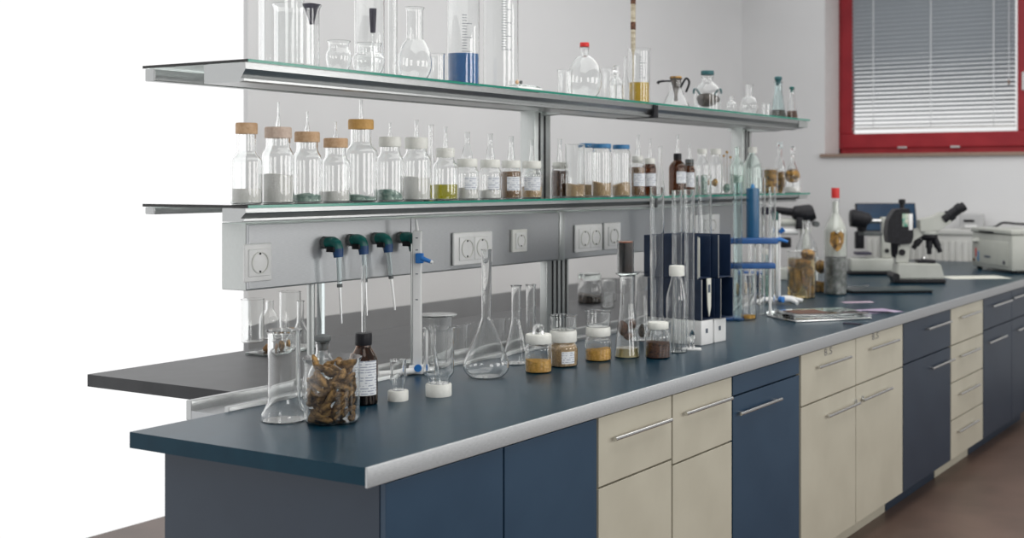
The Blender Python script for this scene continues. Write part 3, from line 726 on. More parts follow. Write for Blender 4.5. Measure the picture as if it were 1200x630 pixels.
# dripper-like flask with dark filter cone
fk = ves('filter_flask', 'clear hourglass flask with a dark cone filter and cork', 'flask', ('T', T1), 792, 32, 92, 113, 104, 13, 'cone')
x_, y_, z_, s_ = spot(('T', T1), 792, 32)
obj('filter_cone', spin([(0, hz(119)), (.009, hz(118)), (.008, hz(110)), (.022, hz(95)), (.024, hz(92)), (.022, hz(92)), (0, hz(97))], 24), darkstuff, fk)
obj('cork', capmesh(.027, .009, False), browntissue, fk, loc=(0, 0, hz(92)))
obj('handle', tube_path(curve([(-.02, 0, hz(95)), (-.055, 0, hz(95)), (-.075, 0, hz(96)), (-.082, 0, hz(98))]), [.004]*6+[.005]*6+[.0065]*7, 12), black, fk)
obj('side_handle', tube_path(curve([(.02, 0, hz(103)), (.045, 0, hz(92)), (.06, 0, hz(97)), (.045, 0, hz(108))]), .005, 12), black, fk)
# bottle with side arms
sb = ves('side_arm_bottle', 'clear bottle with dark teal cap, two side arms and dark contents', 'bottle', ('T', T1), 829, 32, 90, 104, 96, 13,
         cap=(15.5, 83, 88, tealcap), lump_=[(829, 117, 26, 14, darkstuff)])
for q in (-1, 1):
    obj('side_arm', tube_path(curve([(q*.035, 0, hz(106)), (q*.05, 0, hz(100)), (q*.062, 0, hz(100)), (q*.064, 0, hz(105))]), .005, 12), tealcap, sb)
ves('round_flask', 'small clear flask with slanted neck right of the side-arm bottle', 'flask', ('T', T1), 857, 13, 113, 124, 119, 5, 'round')
ves('round_flask', 'small round clear flask with narrow neck, far end of top shelf', 'flask', ('T', T1), 878, 22, 99, 124, 113, 8, 'round')
ves('beaker', 'tiny clear beaker between the far round flask and teal bottle', 'beaker', ('T', 2.64), 898, 10, 121, kind='beaker')
ves('conical_flask', 'flask with a teal neck, grey stopper and dark liquid', 'flask', ('T', 2.64), 912, 19, 96, 122, 106, 9, 'cone',
    stopper=(9, 89, 100, tealcap), fill=[(129, darkstuff, 0)], m=tglass)
ves('conical_flask', 'smaller flask with dark liquid at the very end of the top shelf', 'flask', ('T', 2.60), 928, 15, 104, 125, 112, 6, 'cone', fill=[(130, soil, 0)],
    stopper=(6, 101, 108, teal), m=glass)

# ================================================================== BENCH, NEAR LEFT
ves('measuring_cylinder', 'tall empty glass cylinder on a flared foot, nearest on the left', 'cylinder', ('W', 497), 333, 52, 386, 470, 0, 37, 'foot')
# beaker of bark
bkx, bky, bkz, bks = spot(('W', 500), 389, 64)
R_ = 32*bks; H_ = EYE+(CY-418)*bks-ZB
bk = thing('beaker', 'large glass beaker crammed with brown bark chips', 'beaker', (bkx, bky, ZB+.0002), VIEW)
obj('glass_body', shell(profile('beaker', R_, H_, 0, 0, 0), .0022, 48), glass, bk)
chips = [lump(40+k, .030, .011, .009, .55, 2) for k in range(3)]+[lump(50, .022, .016, .008, .55, 2), lump(51, .026, .010, .013, .55, 2)]
cme = []
for c in chips:
    me = bpy.data.meshes.new('bark_chip'); c.to_mesh(me); c.free(); me.materials.append(bark); cme.append(me)
rb = random.Random(3); nchip = 0
for lay in range(9):
    zc = ZB+.016+lay*.0165
    nn = 9 if lay < 7 else 6
    for k in range(nn):
        a = 2*PI*(k+.5*lay)/nn+rb.uniform(-.2, .2); rr = (R_-.019) if k % 3 else R_*.42
        if lay >= 7: rr *= .72
        o = bpy.data.objects.new('bark_chip', cme[rb.randrange(5)]); sc.collection.objects.link(o)
        o.location = (bkx+rr*math.cos(a), bky+rr*math.sin(a), zc+rb.uniform(-.004, .004))
        o.rotation_euler = (rb.uniform(-.9, .9), rb.uniform(-1.1, 1.1), a+PI/2+rb.uniform(-.3, .3))
        if rr < R_*.6: o.rotation_euler = (rb.uniform(-3, 3), rb.uniform(-1, 1), rb.uniform(0, 6))
        o.scale = (.72+rb.random()*.3,)*3
        tag(o, 'brown bark chip packed in the large glass beaker', 'bark chip', 'bark chips in the beaker'); nchip += 1
ves('stoppered_bottle', 'round clear bottle with a grey rubber stopper behind the bark beaker', 'bottle', ('W', 482), 378, 46, 400, 440, 414, 15,
    stopper=(19, 391, 410, grey_rub))
ab = ves('amber_bottle', 'amber bottle with black cap and white printed label on the bench', 'bottle', ('W', 476), 426, 33, 398, 420, 406, 17,
    cap=(19.5, 390, 404, black), m=amber, fill=[(440, liq_brown, 0)], lab=(421, 461, 26, 95))
x_, y_, z_, s_ = spot(('W', 476), 426, 33)
o = obj('glass_tube', spin([(.0055, 0), (.0065, .19), (.0052, .19), (.004, 0)], 16, close=True), glass); o.location = (x_, y_, EYE+(CY-390)*s_+.0004)
tag(o, 'glass tube standing on the black cap of the amber bottle', 'tube')
def upturned(label, pb, cx, wcap, ycap, wbody, ytop, wneck, ysh):
    x, y, z, s = spot(('W', pb), cx, wcap); zz = lambda py: EYE+(CY-py)*s-z
    o = thing('upturned_vial', label, 'vial', (x, y, z+.0002), VIEW)
    obj('cap', spin([(0, 0), (wcap/2*s*.98, 0), (wcap/2*s, .003), (wcap/2*s, zz(ycap)-.003), (wcap/2*s*.95, zz(ycap)), (0, zz(ycap))], 48, ribs=1, ribd=.0005), whitec, o)
    n, b = wneck/2*s, wbody/2*s
    out = fillet([(0, zz(ycap)+.001), (n, zz(ycap)+.001), (n, zz(ysh)-(zz(ysh)-zz(ycap))*.5, .01), (b, zz(ysh), .02), (b, zz(ytop)-.008, .005), (b*1.08, zz(ytop))])
    obj('glass_body', shell(out, .0022), glass, o)
    return o, x, y, z, s
o, x_, y_, z_, s_ = upturned('small upturned glass vial standing on a white cap', 471, 466.5, 24, 457, 18, 421, 15, 445)
o, x_, y_, z_, s_ = upturned('large upturned glass cup with a white cap as foot', 466, 514, 30.5, 449, 36, 384, 25, 437)
obj('inner_tube', tube_path([(0, 0, .03), (-.018, 0, EYE+(CY-392)*s_-ZB)], [.009, .004], 14), glass, o)

# white upright stand
stx, sty, sts = on_plane(489, 438, ZB)
st = thing('burette_stand', 'white upright stand with blue clamp in front of the taps', 'stand', (stx, sty, ZB), VIEW)
zz = lambda py: EYE+(CY-py)*sts-ZB
obj('upright', BX(-.0145, .0145, -.010, .010, .012, zz(270), .003), pure, st)
obj('side_rail', BX(-.020, -.0148, -.012, .008, .012, zz(285), .002), alup, st)
bm = tube_path([(0, 0, zz(270)), (-.004, 0, zz(257))], [.006, .004], 12); obj('hook', bm, pure, st)
cl = obj('clamp', BX(-.003, .024, -.024, -.010, zz(308), zz(296), .004), clampblue, st)
obj('clamp_screw', tube_path([(.018, -.02, zz(302)), (.048, -.024, zz(306))], [.008, .006], 14), clampblue, cl)
obj('clamp_tip', tube_path([(.048, -.024, zz(306)), (.055, -.025, zz(307))], [.006, .005], 14), pure, cl)
obj('foot_knob', tube_path([(.006, -.016, zz(430)), (.006, -.025, zz(430))], .012, 16), clampblue, st)
obj('foot', tube_path(curve([(.05, 0, .011), (0, -.01, .013), (-.06, -.05, .012), (-.11, -.075, .011)]), [.010]*19, 14), pure, st)
obj('foot_block', BX(-.026, .022, -.016, .016, .0005, .03, .006), pure, st)
bm = NB()
for q in (278, 292, 320, 350): box(bm, -.004, .004, -.0106, -.0098, zz(q)-.003, zz(q))
obj('scale_marks', bm, ink, st)

# glass bowl with lid-like flange behind the upright cup
ves('flanged_jar', 'glass jar with a wide flat flange behind the upturned cup', 'jar', ('W', 428), 512, 36, 370, kind='cyl')
x_, y_, z_, s_ = spot(('W', 428), 512, 36)
o = obj('glass_plate', spin([(0, 0), (.066, 0), (.069, .002), (.069, .005), (.04, .007), (.02, .005), (0, .005)], 40), gglass); o.location = (x_, y_, EYE+(CY-370)*s_+.001)
tag(o, 'round pale glass plate resting on the flanged jar', 'plate')

ves('volumetric_flask', 'large long-necked volumetric flask standing empty at the bench middle', 'flask', ('W', 446), 570, 55, 292, 425, 374, 11.5, 'vol', t=.002)
ves('volumetric_flask', 'smaller long-necked flask behind the big volumetric flask', 'flask', ('W', 428), 605, 34, 334, 398, 376, 11, 'cone', t=.002)
ves('measuring_cylinder', 'slender clear cylinder in front of the middle column foot', 'cylinder', ('W', 409), 622, 13, 333, 401, 0, 11, 'foot')

def jar(label, cx, wj, pb, lid, fl, fm, ldw, extra=None, lab=None):
    return ves('lidded_jar', label, 'jar', ('W', pb), cx, wj, lid[0]+3, lid[1]+5, lid[1]+1, ldw-5, cap=(ldw, lid[0], lid[1], whitec), fill=[(fl, fm, .35)], lab=lab, group='white-lidded jars on the bench')
jar('white-lidded jar of orange powder with a glass bulb on top', 631, 32, 438, (391, 402), 421, powder_o, 31)
x_, y_, z_, s_ = spot(('W', 438), 631, 32)
o = thing('glass_bulb', 'upturned glass bulb with a grey core on the leftmost powder jar', 'bulb', (x_, y_, EYE+(CY-391)*s_+.0006), VIEW)
obj('dome', shell([(0, .033), (.008, .0325), (.015, .028), (.0185, .019), (.0185, .0)], -.0015), glass, o)
obj('core', lump(9, .008, .008, .009, .3, 2), grey_rub, o, loc=(0, 0, .012))
jar('white-lidded labelled jar of pale tan powder, a beaker on its lid', 660, 34, 431, (387, 400), 400, powder_t, 32, lab=(410, 424, 25, 55))
x_, y_, z_, s_ = spot(('W', 431), 660, 34)
def small_beaker(label, x, y, z, r, h):
    o = obj('beaker', shell(profile('beaker', r, h, 0, 0, 0), .0016), glass); o.location = (x, y, z+.0004)
    return tag(o, label, 'beaker', 'small beakers standing on jar lids')
small_beaker('small beaker standing on the lid of the labelled tan jar', x_, y_, EYE+(CY-387)*s_, 15.5*s_, 18*s_)
jar('white-lidded jar of orange grains, right of the labelled jar', 701, 31, 424, (383, 393), 409, powder_o, 29)
x_, y_, z_, s_ = spot(('W', 424), 701, 31)
small_beaker('small beaker standing on the rightmost powder jar', x_, y_, EYE+(CY-383)*s_, 14.5*s_, 19*s_)

# ---- glass on the rear worktop
o = thing('glass_dish', 'flat glass tray of specimens on the grey rear worktop at left', 'dish', (*on_plane(330, 412)[:2], ZB+.0002), 0)
obj('tray', BX(-.12, .16, -.06, .06, 0, .008, .003), gglass, o)
tx, ty, ts = on_plane(330, 412)
for k, (dx, dy, a, l_) in enumerate(((-.07, 0, .018, 'left brown lump lying on the glass tray'), (-.02, -.01, .022, 'taller orange-brown lump on the glass tray'), (.06, .01, .020, 'yellowish lump in the middle of the glass tray'))):
    o = obj('specimen_lump', lump(60+k, a, a*.8, a*.8, .4), [seeds, bark, browntissue][k]); o.location = (tx+dx, ty+dy, ZB+.0085+a*.8)
    tag(o, l_, 'specimen', 'specimens on the glass tray')
RW = 'glassware on the grey rear worktop'
ves('gas_wash_bottle', 'clear glass bottle with angled top tube, far left behind the cylinder', 'bottle', ('W', 398), 316, 22, 352, 372, 362, 9, 'bottle', group=RW)
ves('beaker', 'square-shouldered clear beaker against the white wall at far left', 'beaker', ('W', 402), 296, 26, 350, kind='cyl', group=RW)
ves('glass_cylinder', 'clear open cylinder beneath the trunking, left of the pipe', 'cylinder', ('W', 404), 340, 24, 341, kind='cyl', group=RW)
ves('conical_flask', 'clear conical flask just left of the vertical pipe', 'flask', ('W', 408), 352, 34, 352, 399, 378, 8, 'cone', group=RW)
for cx, py, ww, tp, l_ in ((540, 414, 17, 381, 'left clear beaker in the row behind the volumetric flask'), (556, 411, 20, 378, 'second clear beaker in the row behind the volumetric flask'),
                    (582, 406, 20, 374, 'clear beaker right of the volumetric flask neck'), (600, 403, 17, 372, 'clear beaker behind the smaller flask'),
                    (633, 396, 17, 362, 'clear beaker at the foot of the middle column')):
    ves('beaker', l_, 'beaker', ('W', py), cx, ww, tp, kind='beaker', group='row of beakers behind the flasks', t=.0018)
ves('preserving_jar', 'lidded glass jar with dark contents standing alone on the rear worktop', 'jar', ('W', 356), 691, 28, 328, 338, 331, 24,
    cap=(27, 320, 327, gglass), fill=[(345, darkstuff, .5)], group=RW)
ves('beaker', 'low clear beaker right of the lidded jar, rear worktop', 'beaker', ('W', 354), 714, 17, 326, kind='beaker', group=RW)
ves('glass_bowl', 'small glass bowl on the rear worktop by the dark beaker stack', 'bowl', ('W', 361), 712, 16, 343, kind='beaker', group=RW)

# ================================================================== BENCH, MIDDLE
iv = ves('conical_flask', 'tall waisted flask with brown pieces, a dark beaker upon its mouth', 'flask', ('W', 420), 735, 30, 322, 400, 356, 17, 'cone',
         fill=[(407, liq_pale, 0)], lump_=[(730, 384, 12, 18, soil), (741, 380, 9, 13, soil), (736, 393, 10, 9, soil)])
x_, y_, z_, s_ = spot(('W', 420), 735, 29)
zt_ = EYE+(CY-322)*s_
pl_ = obj('glass_dish', spin([(0, 0), (.034, 0), (.042, .004), (.042, .007), (0, .006)], 32), gglass); pl_.location = (x_, y_, zt_+.0006)
tag(pl_, 'small glass dish between the waisted flask and the dark beaker', 'dish')
o = thing('beaker', 'beaker full of dark brown liquid balanced on the waisted flask', 'beaker', (x_-.012, y_, zt_+.008), VIEW)
pr = profile('cyl', .030, .115, 0, 0, 0)
obj('glass_body', shell(pr, .0018), glass, o)
bm = spin(clip_fill(pr, .0018, .108)+[(0, .108)], 30); obj('contents', bm, noisy('dark_brown_liquid', (0.006, 0.003, 0.002), (0.022, 0.007, 0.002), 20, .3), o)
obj('foam', spin([(0, .1085), (.027, .1085), (.027, .112), (.012, .1125), (0, .112)], 24), noisy('orange_foam', (0.5, .16, .05), (.2, .05, .02), 120, .7), o)
ves('conical_flask', 'clear flask half hidden behind the waisted flask', 'flask', ('W', 400), 753, 25, 318, 385, 345, 17, 'cone', lump_=[(752, 388, 8, 16, darkstuff)])
ves('measuring_cylinder', 'tallest clear measuring cylinder, rising past the lower shelf', 'cylinder', ('W', 408), 770, 16.5, 219, kind='cyl', t=.0022, lump_=[])
ves('lidded_jar', 'jar of brown sediment with a pale collar under the tallest cylinder', 'jar', ('W', 421), 771, 30, 384, 392, 386, 22,
    cap=(25, 377, 385, whitec), fill=[(400, soil, .2)])
wb_ = ves('wash_bottle', 'clear sloping-shouldered bottle with a wide white cap on the bench', 'bottle', ('W', 414), 793, 25, 318, 348, 325, 13,
    cap=(18, 311, 323, whitec))
x_, y_, z_, s_ = spot(('W', 414), 793, 25)
o = thing('glass_stand', 'small clear glass piece on a white base before the navy boxes', 'glass stand', (*on_plane(811, 410)[:2], ZB), VIEW)
obj('base', BX(-.034, .034, -.015, .018, 0, .008, .002), pure, o)
obj('glass_piece', spin(fillet([(0, .0085), (.012, .0085), (.006, .03, .01), (.014, .05, .01), (.004, .075), (0, .076)]), 20), glass, o)

# navy boxes and holders
def navybox(label, p0, p1, pb, y0, y1, depth_, rot=0):
    """box front-left corner on screen p0, size in photo pixels"""
    return None
bx, by, bs = on_plane(822, 405)          # near right corner of the holder
zz = lambda py, s=bs: EYE+(CY-py)*s-ZB
BYAW = VIEW-.62; BL, BW = .25, .095
fr = thing('box_holder', 'white block holder with index marks carrying the navy boxes', 'holder', (bx, by, ZB+.0002), BYAW)
for k in range(2):
    lg = obj('leg', BX(-.15, -.004*k, k*(BW+.006), k*(BW+.006)+BW-.01, 0, .094, .003), pure, fr)
    bm = BX(-.004*k, -.004*k+.0008, k*(BW+.006)+.03, k*(BW+.006)+.045, .045, .062)
    obj('index_mark', bm, ink, lg)
def openbox(label, xo, k, z0, z1, m):
    y0 = k*(BW+.006); t = .004
    o = thing('magazine_box', label, 'box', (bx, by, ZB), BYAW, 'navy boxes on the bench')
    x0, x1 = xo-BL, xo
    obj('near_wall', BX(x0, x1, y0, y0+t, z0, z1, .001), m, o, smooth=False)
    obj('far_wall', BX(x0, x1, y0+BW-t, y0+BW, z0, z1, .001), m, o, smooth=False)
    obj('back_wall', BX(x0, x0+t, y0+t, y0+BW-t, z0, z1, .001), m, o, smooth=False)
    obj('box_floor', BX(x0+t, x1, y0+t, y0+BW-t, z0, z0+t, .001), m, o, smooth=False)
    obj('edge_trim', BX(x1-.001, x1+.0015, y0, y0+.004, z0, z1), alu, o, smooth=False)
zl0, zl1, zu0, zu1 = .0955, zz(328), zz(328)+.002, zz(277)
openbox('lower navy box in front, its side facing the wash bottle', 0, 0, zl0, zl1, navy)
openbox('lower navy box behind, right of the front one', .022, 1, zl0, zl1, navy)
openbox('upper navy box in front with a white card in its open end', -.018, 0, zu0, zu1, navy)
openbox('upper navy box behind, topmost at the right', .012, 1, zu0, zu1+.003, navy)
o = thing('index_card', 'white card standing in the open end of the upper navy box', 'card', (bx, by, ZB), BYAW)
obj('sheet', BX(-.060, -.022, .020, .024, zu0+.005, zu1-.006, .001), paper, o)
o = thing('hanging_tag', 'white printed tag with pointed end hanging at the lower navy box', 'tag', (bx, by, ZB), BYAW)
obj('sheet', prism([(.030, zl1+.004), (.058, zl1+.004), (.058, zl0+.05), (.046, zl0+.012), (.036, zl0+.05)], .003, .007, 'x'), paper, o, smooth=False)
obj('print', BX(.0072, .0078, .036, .052, zl1-.05, zl1-.02), ink, o)
# square glass tubes
for k, (cx, ww, tp) in enumerate(((793.5, 12.5, 223), (807.5, 13, 222))):
    ves('tall_glass_tube', ['left one of two tall open glass tubes before the navy boxes', 'right one of two tall open glass tubes before the navy boxes'][k],
        'tube', ('W', 409), cx, ww, tp, kind='cyl', t=.0025, group='tall open glass tubes')
ves('measuring_cylinder', 'clear cylinder seen behind the upper navy box', 'cylinder', ('F', 2.47), 826, 16, 205, kind='cyl')

# ---- blue test tube rack with big tubes
rx, ry, z_, rs = spot(('F', 2.43), 878, 1)
tr = thing('tube_rack', 'blue two-tier rack holding long glass tubes', 'rack', (rx, ry, ZB), VIEW)
zz = lambda py, s=rs: EYE+(CY-py)*s-ZB
def plate(name, x0, x1, y0, y1, z0, z1, m): obj(name, BX(x0, x1, y0, y1, z0, z1, .003), m, tr)
plate('tier', -.135, .125, -.055, .06, zz(285), zz(279), rackblue)
plate('tier', -.125, .115, -.045, .06, zz(314), zz(308), rackblue)
plate('rack_base', -.145, -.03, -.05, .06, 0, .010, rackblue)
for q in (-.12, .10): plate('upright', q-.007, q+.007, .045, .057, .010, zz(279), pure)
ves('glass_tube', 'pale teal wide glass tube with a funnel mouth in the rack', 'tube', ('F', 2.45), 864.5, 11, 214, kind='cyl', m=tglass)
x, y, z_, s = spot(('F', 2.45), 882, 1)
o = thing('plastic_tube', 'opaque dark blue tube standing in the rack', 'tube', (x, y, ZB), VIEW)
z2 = lambda py: EYE+(CY-py)*s-ZB
obj('tube_body', spin([(0, z2(284)), (.029, z2(284)), (.030, z2(280)), (.030, z2(221)), (.022, z2(220)), (0, z2(220))], 32), bglass, o)
obj('tube_knob', spin([(0, z2(220)), (.010, z2(220)), (.008, z2(216)), (0, z2(215))], 20), bluecap, o)
obj('lower_stem', shell(fillet([(0, .002), (.018, .002, .006), (.02, z2(284))]), .002), glass, o)
ves('glass_tube', 'narrow clear tube right of the blue tube', 'tube', ('F', 2.47), 893, 8, 208, kind='cyl')
ves('glass_tube', 'short square-topped clear tube beside the grey post', 'tube', ('F', 2.40), 905, 8.5, 219, kind='cyl')
ves('footed_tube', 'small tapered glass tube with yellow foot in front of the rack', 'tube', ('W', 374), 878, 16, 321, 352, 366, 11, 'cyl', fill=[(369, powder_o, 0)], )
ves('beaker', 'beaker of brown specimens on the bench behind the blue rack', 'beaker', ('W', 346), 862, 20, 316, kind='beaker', fill=[(332, tissue2, .4)])
ves('reagent_bottle', 'pale teal bottle standing behind the rack, left of the grey post', 'bottle', ('W', 348), 897, 13, 296, 312, 303, 7, m=tglass, fill=[(322, tealstuff, .2)], cap=(8, 292, 298, whitec))
o = thing('sample_box', 'small dark blue box on the bench behind the blue rack', 'box', (*on_plane(880, 337)[:2], ZB), VIEW)
obj('box_body', BX(-.06, .05, -.02, .06, 0, .075, .003), navy, o); obj('box_lid', BX(-.062, .052, -.022, .062, .0755, .095, .003), rackblue, o)
# second stand with blue clamps
sx2, sy2, ss2 = on_plane(910, 356)
st = thing('burette_stand', 'grey post stand with blue clamps on a white three-legged foot', 'stand', (sx2, sy2, ZB), VIEW)
zz = lambda py, s=ss2: EYE+(CY-py)*s-ZB
obj('upright', BX(-.016, .008, -.012, .012, .01, zz(258), .003), alup, st)
obj('white_rail', BX(.0085, .020, -.010, .010, .01, zz(250), .002), pure, st)
obj('post_top', BX(-.015, .007, -.011, .011, zz(258), zz(248), .003), teal, st)
obj('clamp', tube_path([(.016, -.015, zz(272)), (.034, -.02, zz(268))], [.010, .014], 14), clampblue, st)
obj('clamp', tube_path([(-.045, -.03, zz(282)), (.018, -.02, zz(280)), (.055, -.02, zz(283))], [.012, .011, .006], 14), clampblue, st)
obj('foot_knob', tube_path([(.015, -.016, zz(350)), (.03, -.035, zz(350))], .015, 14), clampblue, st)
for pts in (((0, 0, .022), (-.06, -.03, .026), (-.12, -.05, .012)), ((0, 0, .022), (.07, -.03, .024), (.10, -.06, .010)), ((0, 0, .022), (.06, .06, .026), (.14, .05, .012))):
    obj('foot_leg', tube_path(curve(pts), [.013]*5+[.012]*4+[.010]*4, 14), pure, st)
o = thing('round_fitting', 'grey round rubber fitting on the trunking end behind the clamps', 'fitting', (X_at(903, 2.70), 2.70, 1.37), 0)
obj('fitting_body', tube_path([(0, .045, 0), (0, 0, 0), (.03, -.02, -.04)], [.02, .022, .016], 16), dark, o)

# specimen jar group
ves('specimen_jar', 'squat wide jar of yellow-brown preserved specimen on the bench', 'jar', ('W', 350), 939, 33, 294, kind='cyl', m=glass,
    fill=[(302, liq_amber, 0)], lump_=[(932, 328, 15, 34, tissue2), (944, 322, 13, 30, browntissue), (937, 308, 22, 11, browntissue), (948, 340, 9, 14, tissue2), (946, 298, 18, 12, browntissue)])
ves('specimen_jar', 'small jar of coiled brown specimen beside the bottle with red cap', 'jar', ('W', 343), 962, 15, 300, kind='cyl', fill=[(330, browntissue, .3)], lump_=[(961, 312, 13, 16, browntissue)])
rc = ves('spirit_bottle', 'tall pale bottle with a bright red cap and brown emblem', 'bottle', ('W', 346), 979, 27, 234, 268, 250, 9,
    cap=(9.5, 220, 232, red), fill=[(301, noisy('grey_contents', (.09, .10, .095), (.36, .37, .35), 28, .5, bump=.4), .2)])
x_, y_, z_, s_ = spot(('W', 346), 979, 27)
zz = lambda py: EYE+(CY-py)*s_-ZB
pr_ = [(13.5*s_-.0028, zz(299.5)), (13.5*s_-.0028, zz(296))]+[p for p in clip_fill(profile('bottle', 13.5*s_, zz(234), zz(268), zz(250), 4.5*s_), .0022, zz(236)) if p[1] > zz(293)]
obj('milky_filling', spin([(0, pr_[0][1])]+pr_+[(0, pr_[-1][1])], 32), noisy('milky_filling', (.62, .64, .58), (.74, .76, .70), 12, .4), rc)
bm = NB(); rr = 13.5*s_+.001
pts = [(-8, 272), (-3, 270), (0, 273), (4, 270), (9, 273), (8, 284), (4, 291), (0, 294), (-5, 290), (-9, 283)]
vs_ = [bm.verts.new((rr*math.sin(u*s_/rr), -rr*math.cos(u*s_/rr)-.002, zz(v))) for u, v in pts]
bm.faces.new(vs_); r_ = bmesh.ops.extrude_face_region(bm, geom=bm.faces[:]); bmesh.ops.translate(bm, vec=(0, .002, 0), verts=[v for v in r_['geom'] if isinstance(v, bmesh.types.BMVert)])
obj('emblem', bm, browntissue, rc, smooth=False)
ves('clear_bottle', 'clear conical bottle behind the yellow-brown specimen jar', 'bottle', ('W', 338), 945, 26, 258, 290, 272, 9, 'bottle')

# trays and plates near the bench edge
x, y, s = on_plane(966, 373)
TY = -.20
o = thing('glass_plate_stack', 'topmost glass plate with a brown specimen in the stack of plates', 'plate', (x, y+.02, ZB), VIEW+.35)
obj('plate_body', BX(-.19, .19, -.12, .15, .0235, .030, .003), gglass, o)
obj('specimen_film', BX(-.14, .02, -.06, .10, .0302, .0312), soil, o)
for k, l_ in enumerate(('second glass plate from the bottom of the stack', 'bottom glass plate of the stack on the bench', )):
    p = obj('glass_plate', BX(-.195, .195, -.125, .155, 0, .010, .003), steel if k else gglass); p.location = (x, y+.02, ZB+(.0125 if k == 0 else .0005)); p.rotation_euler = (0, 0, VIEW+.35+(.02 if k else 0))
    tag(p, l_, 'plate', 'stacked plates')
x, y, s = on_plane(1000, 366)
o = obj('purple_sheet', BX(-.15, .22, -.09, .08, 0, .001), purple); o.location = (x+.02, y-.0, ZB+.0002); o.rotation_euler = (0, 0, VIEW+.45)
tag(o, 'purple-stained sheet under the plates at the bench edge', 'sheet')
x, y, s = on_plane(1005, 354)
o = obj('pink_sheet', BX(-.08, .08, -.03, .03, 0, .0015), noisy('pink_film', (.42, .28, .38), (.60, .48, .56), 20, .4)); o.location = (x, y, ZB+.0002); o.rotation_euler = (0, 0, VIEW+.2)
tag(o, 'small pink translucent sheet behind the plates', 'sheet')
for k, (a, b, l_) in enumerate(((1010, 1048, 'dark purple pen lying across the purple sheet'), (988, 1012, 'short dark pen at the very edge of the bench'))):
    xa, ya, _ = on_plane(a, 366+14*k); xb, yb, _ = on_plane(b, 367.5+14*k)
    o = thing('pen', l_, 'pen', (xa, ya, ZB+.0062), 0, 'dark pens by the plates')
    v = Vector((xb-xa, yb-ya, 0)); obj('barrel', tube_path([(0, 0, 0), v*.8], .0045, 10), dark, o); obj('tip', tube_path([v*.8, v], [.0045, .001], 10), black, o)
# flat dark folder / laptop
x, y, s = on_plane(1047, 342)
o = thing('closed_laptop', 'closed dark flat case lying before the microscopes', 'laptop', (x, y+.03, ZB+.0005), VIEW+.10)
obj('lid', BX(-.24, .23, -.10, .16, .010, .018, .004), noisy('dark_slate_lid', (.016, .030, .034), (.022, .038, .042), 8, .35), o); obj('lower_case', BX(-.235, .225, -.095, .155, 0, .0098, .004), black, o)
o = obj('glass_rod', tube_path([(0, 0, 0), (.30, -.16, 0)], .005, 10), glass); x, y, s = on_plane(966, 338); o.location = (x, y, ZB+.0055)
tag(o, 'clear glass rod lying across the bench near the red-capped bottle', 'rod')

# ================================================================== MICROSCOPES
def scope(label, cx, pb, mirror=1, head='binocular'):
    x, y, s = on_plane(cx, pb, ZB, .07)
    o = thing('microscope', label, 'microscope', (x, y, ZB), VIEW); u = s*mirror
    Z_ = lambda py: (pb-py)*s
    X_ = lambda px: (px)*u
    def b(bm, x0, x1, y0, y1, z0, z1, bev=.006, M=None):
        a, c = sorted((x0*u, x1*u)); return box(bm, a, c, y0, y1, z0, z1, bev, M)
    return o, u, s, Z_, b
o, u, s, Z_, b = scope('main microscope with angled black eyepieces and a camera head', 1085, 332)
obj('base_skirt', b(NB(), -39, 20, -.085, .085, .002, 5*s), black, o)
bm = prism([(-38*u, 5.2*s), (19*u, 5.2*s), (14*u, 23*s), (-36*u, 24*s)], -.078, .078, 'y')
bmesh.ops.bevel(bm, geom=bm.edges[:], offset=.008, segments=3, affect='EDGES'); obj('base', bm, micro, o)
obj('focus_knob', tube_path([(-38*u, -.09, 8*s), (-38*u, .09, 8*s)], .022, 20), black, o)
bm = prism([(-37*u, 23.5*s), (-22*u, 23.5*s), (-20*u, 52*s), (-34*u, 52*s)], -.045, .045, 'y'); bmesh.ops.bevel(bm, geom=bm.edges[:], offset=.006, segments=3, affect='EDGES')
obj('column', bm, micro, o)
kn = obj('column_dial', tube_path([(-30*u, -.046, 36*s), (-30*u, -.058, 36*s)], .02, 20), black, o)
obj('stage', b(NB(), -11, 9, -.06, .06, 23.2*s, 27*s, .003), black, o)
obj('condenser', spin([(0, 0), (.016, 0), (.018, .012), (.010, .024), (0, .026)], 20), steel, o, loc=(-2*u, 0, 26*s))
# camera head
bm = prism(fillet([(-46*u, 47*s, .01), (-48*u, 58*s, .02), (-46*u, 74*s, .02), (-38*u, 86*s, .01), (-22*u, 87*s, .01), (-17*u, 72*s, .02), (-17*u, 52*s, .02), (-20*u, 46*s, .01)]+[(-32*u, 45*s)]), -.06, .06, 'y')
obj('camera_head', bm, black, o)
obj('head_collar', spin([(0, 0), (.038, 0), (.044, .02), (.046, .09), (0, .09)], 24), black, o, loc=(-32.5*u, 0, 30*s))
obj('top_knob', spin([(0, 0), (.014, 0), (.014, .03), (.021, .034), (.021, .055), (0, .057)], 20), black, o, loc=(-28*u, 0, 87*s))
obj('shiny_panel', BX(-30*s, -23*s, -.0625, -.0602, 66*s, 81*s, .001), noisy('iridescent_panel', (.06, .30, .22), (.62, .60, .50), 30, .2), o)
obj('clear_panel', BX(-22.5*s, -18*s, -.0625, -.0602, 62*s, 81*s, .001), pure, o)
bm = prism(fillet([(-18*u, 46*s), (-18*u, 62*s), (-6*u, 64*s), (10*u, 62*s), (8*u, 57*s), (-6*u, 55*s, .01), (-16*u, 49*s, .01)]), -.035, .035, 'y'); obj('arm', bm, micro, o)
bm = prism(fillet([(-9*u, 60*s), (-9*u, 74*s, .01), (6*u, 77*s, .01), (19*u, 83*s, .006), (28*u, 71*s, .006), (13*u, 61*s, .01)]), -.055, .055, 'y')
bmesh.ops.bevel(bm, geom=bm.edges[:], offset=.004, segments=2, affect='EDGES')
obj('viewing_head', bm, micro, o)
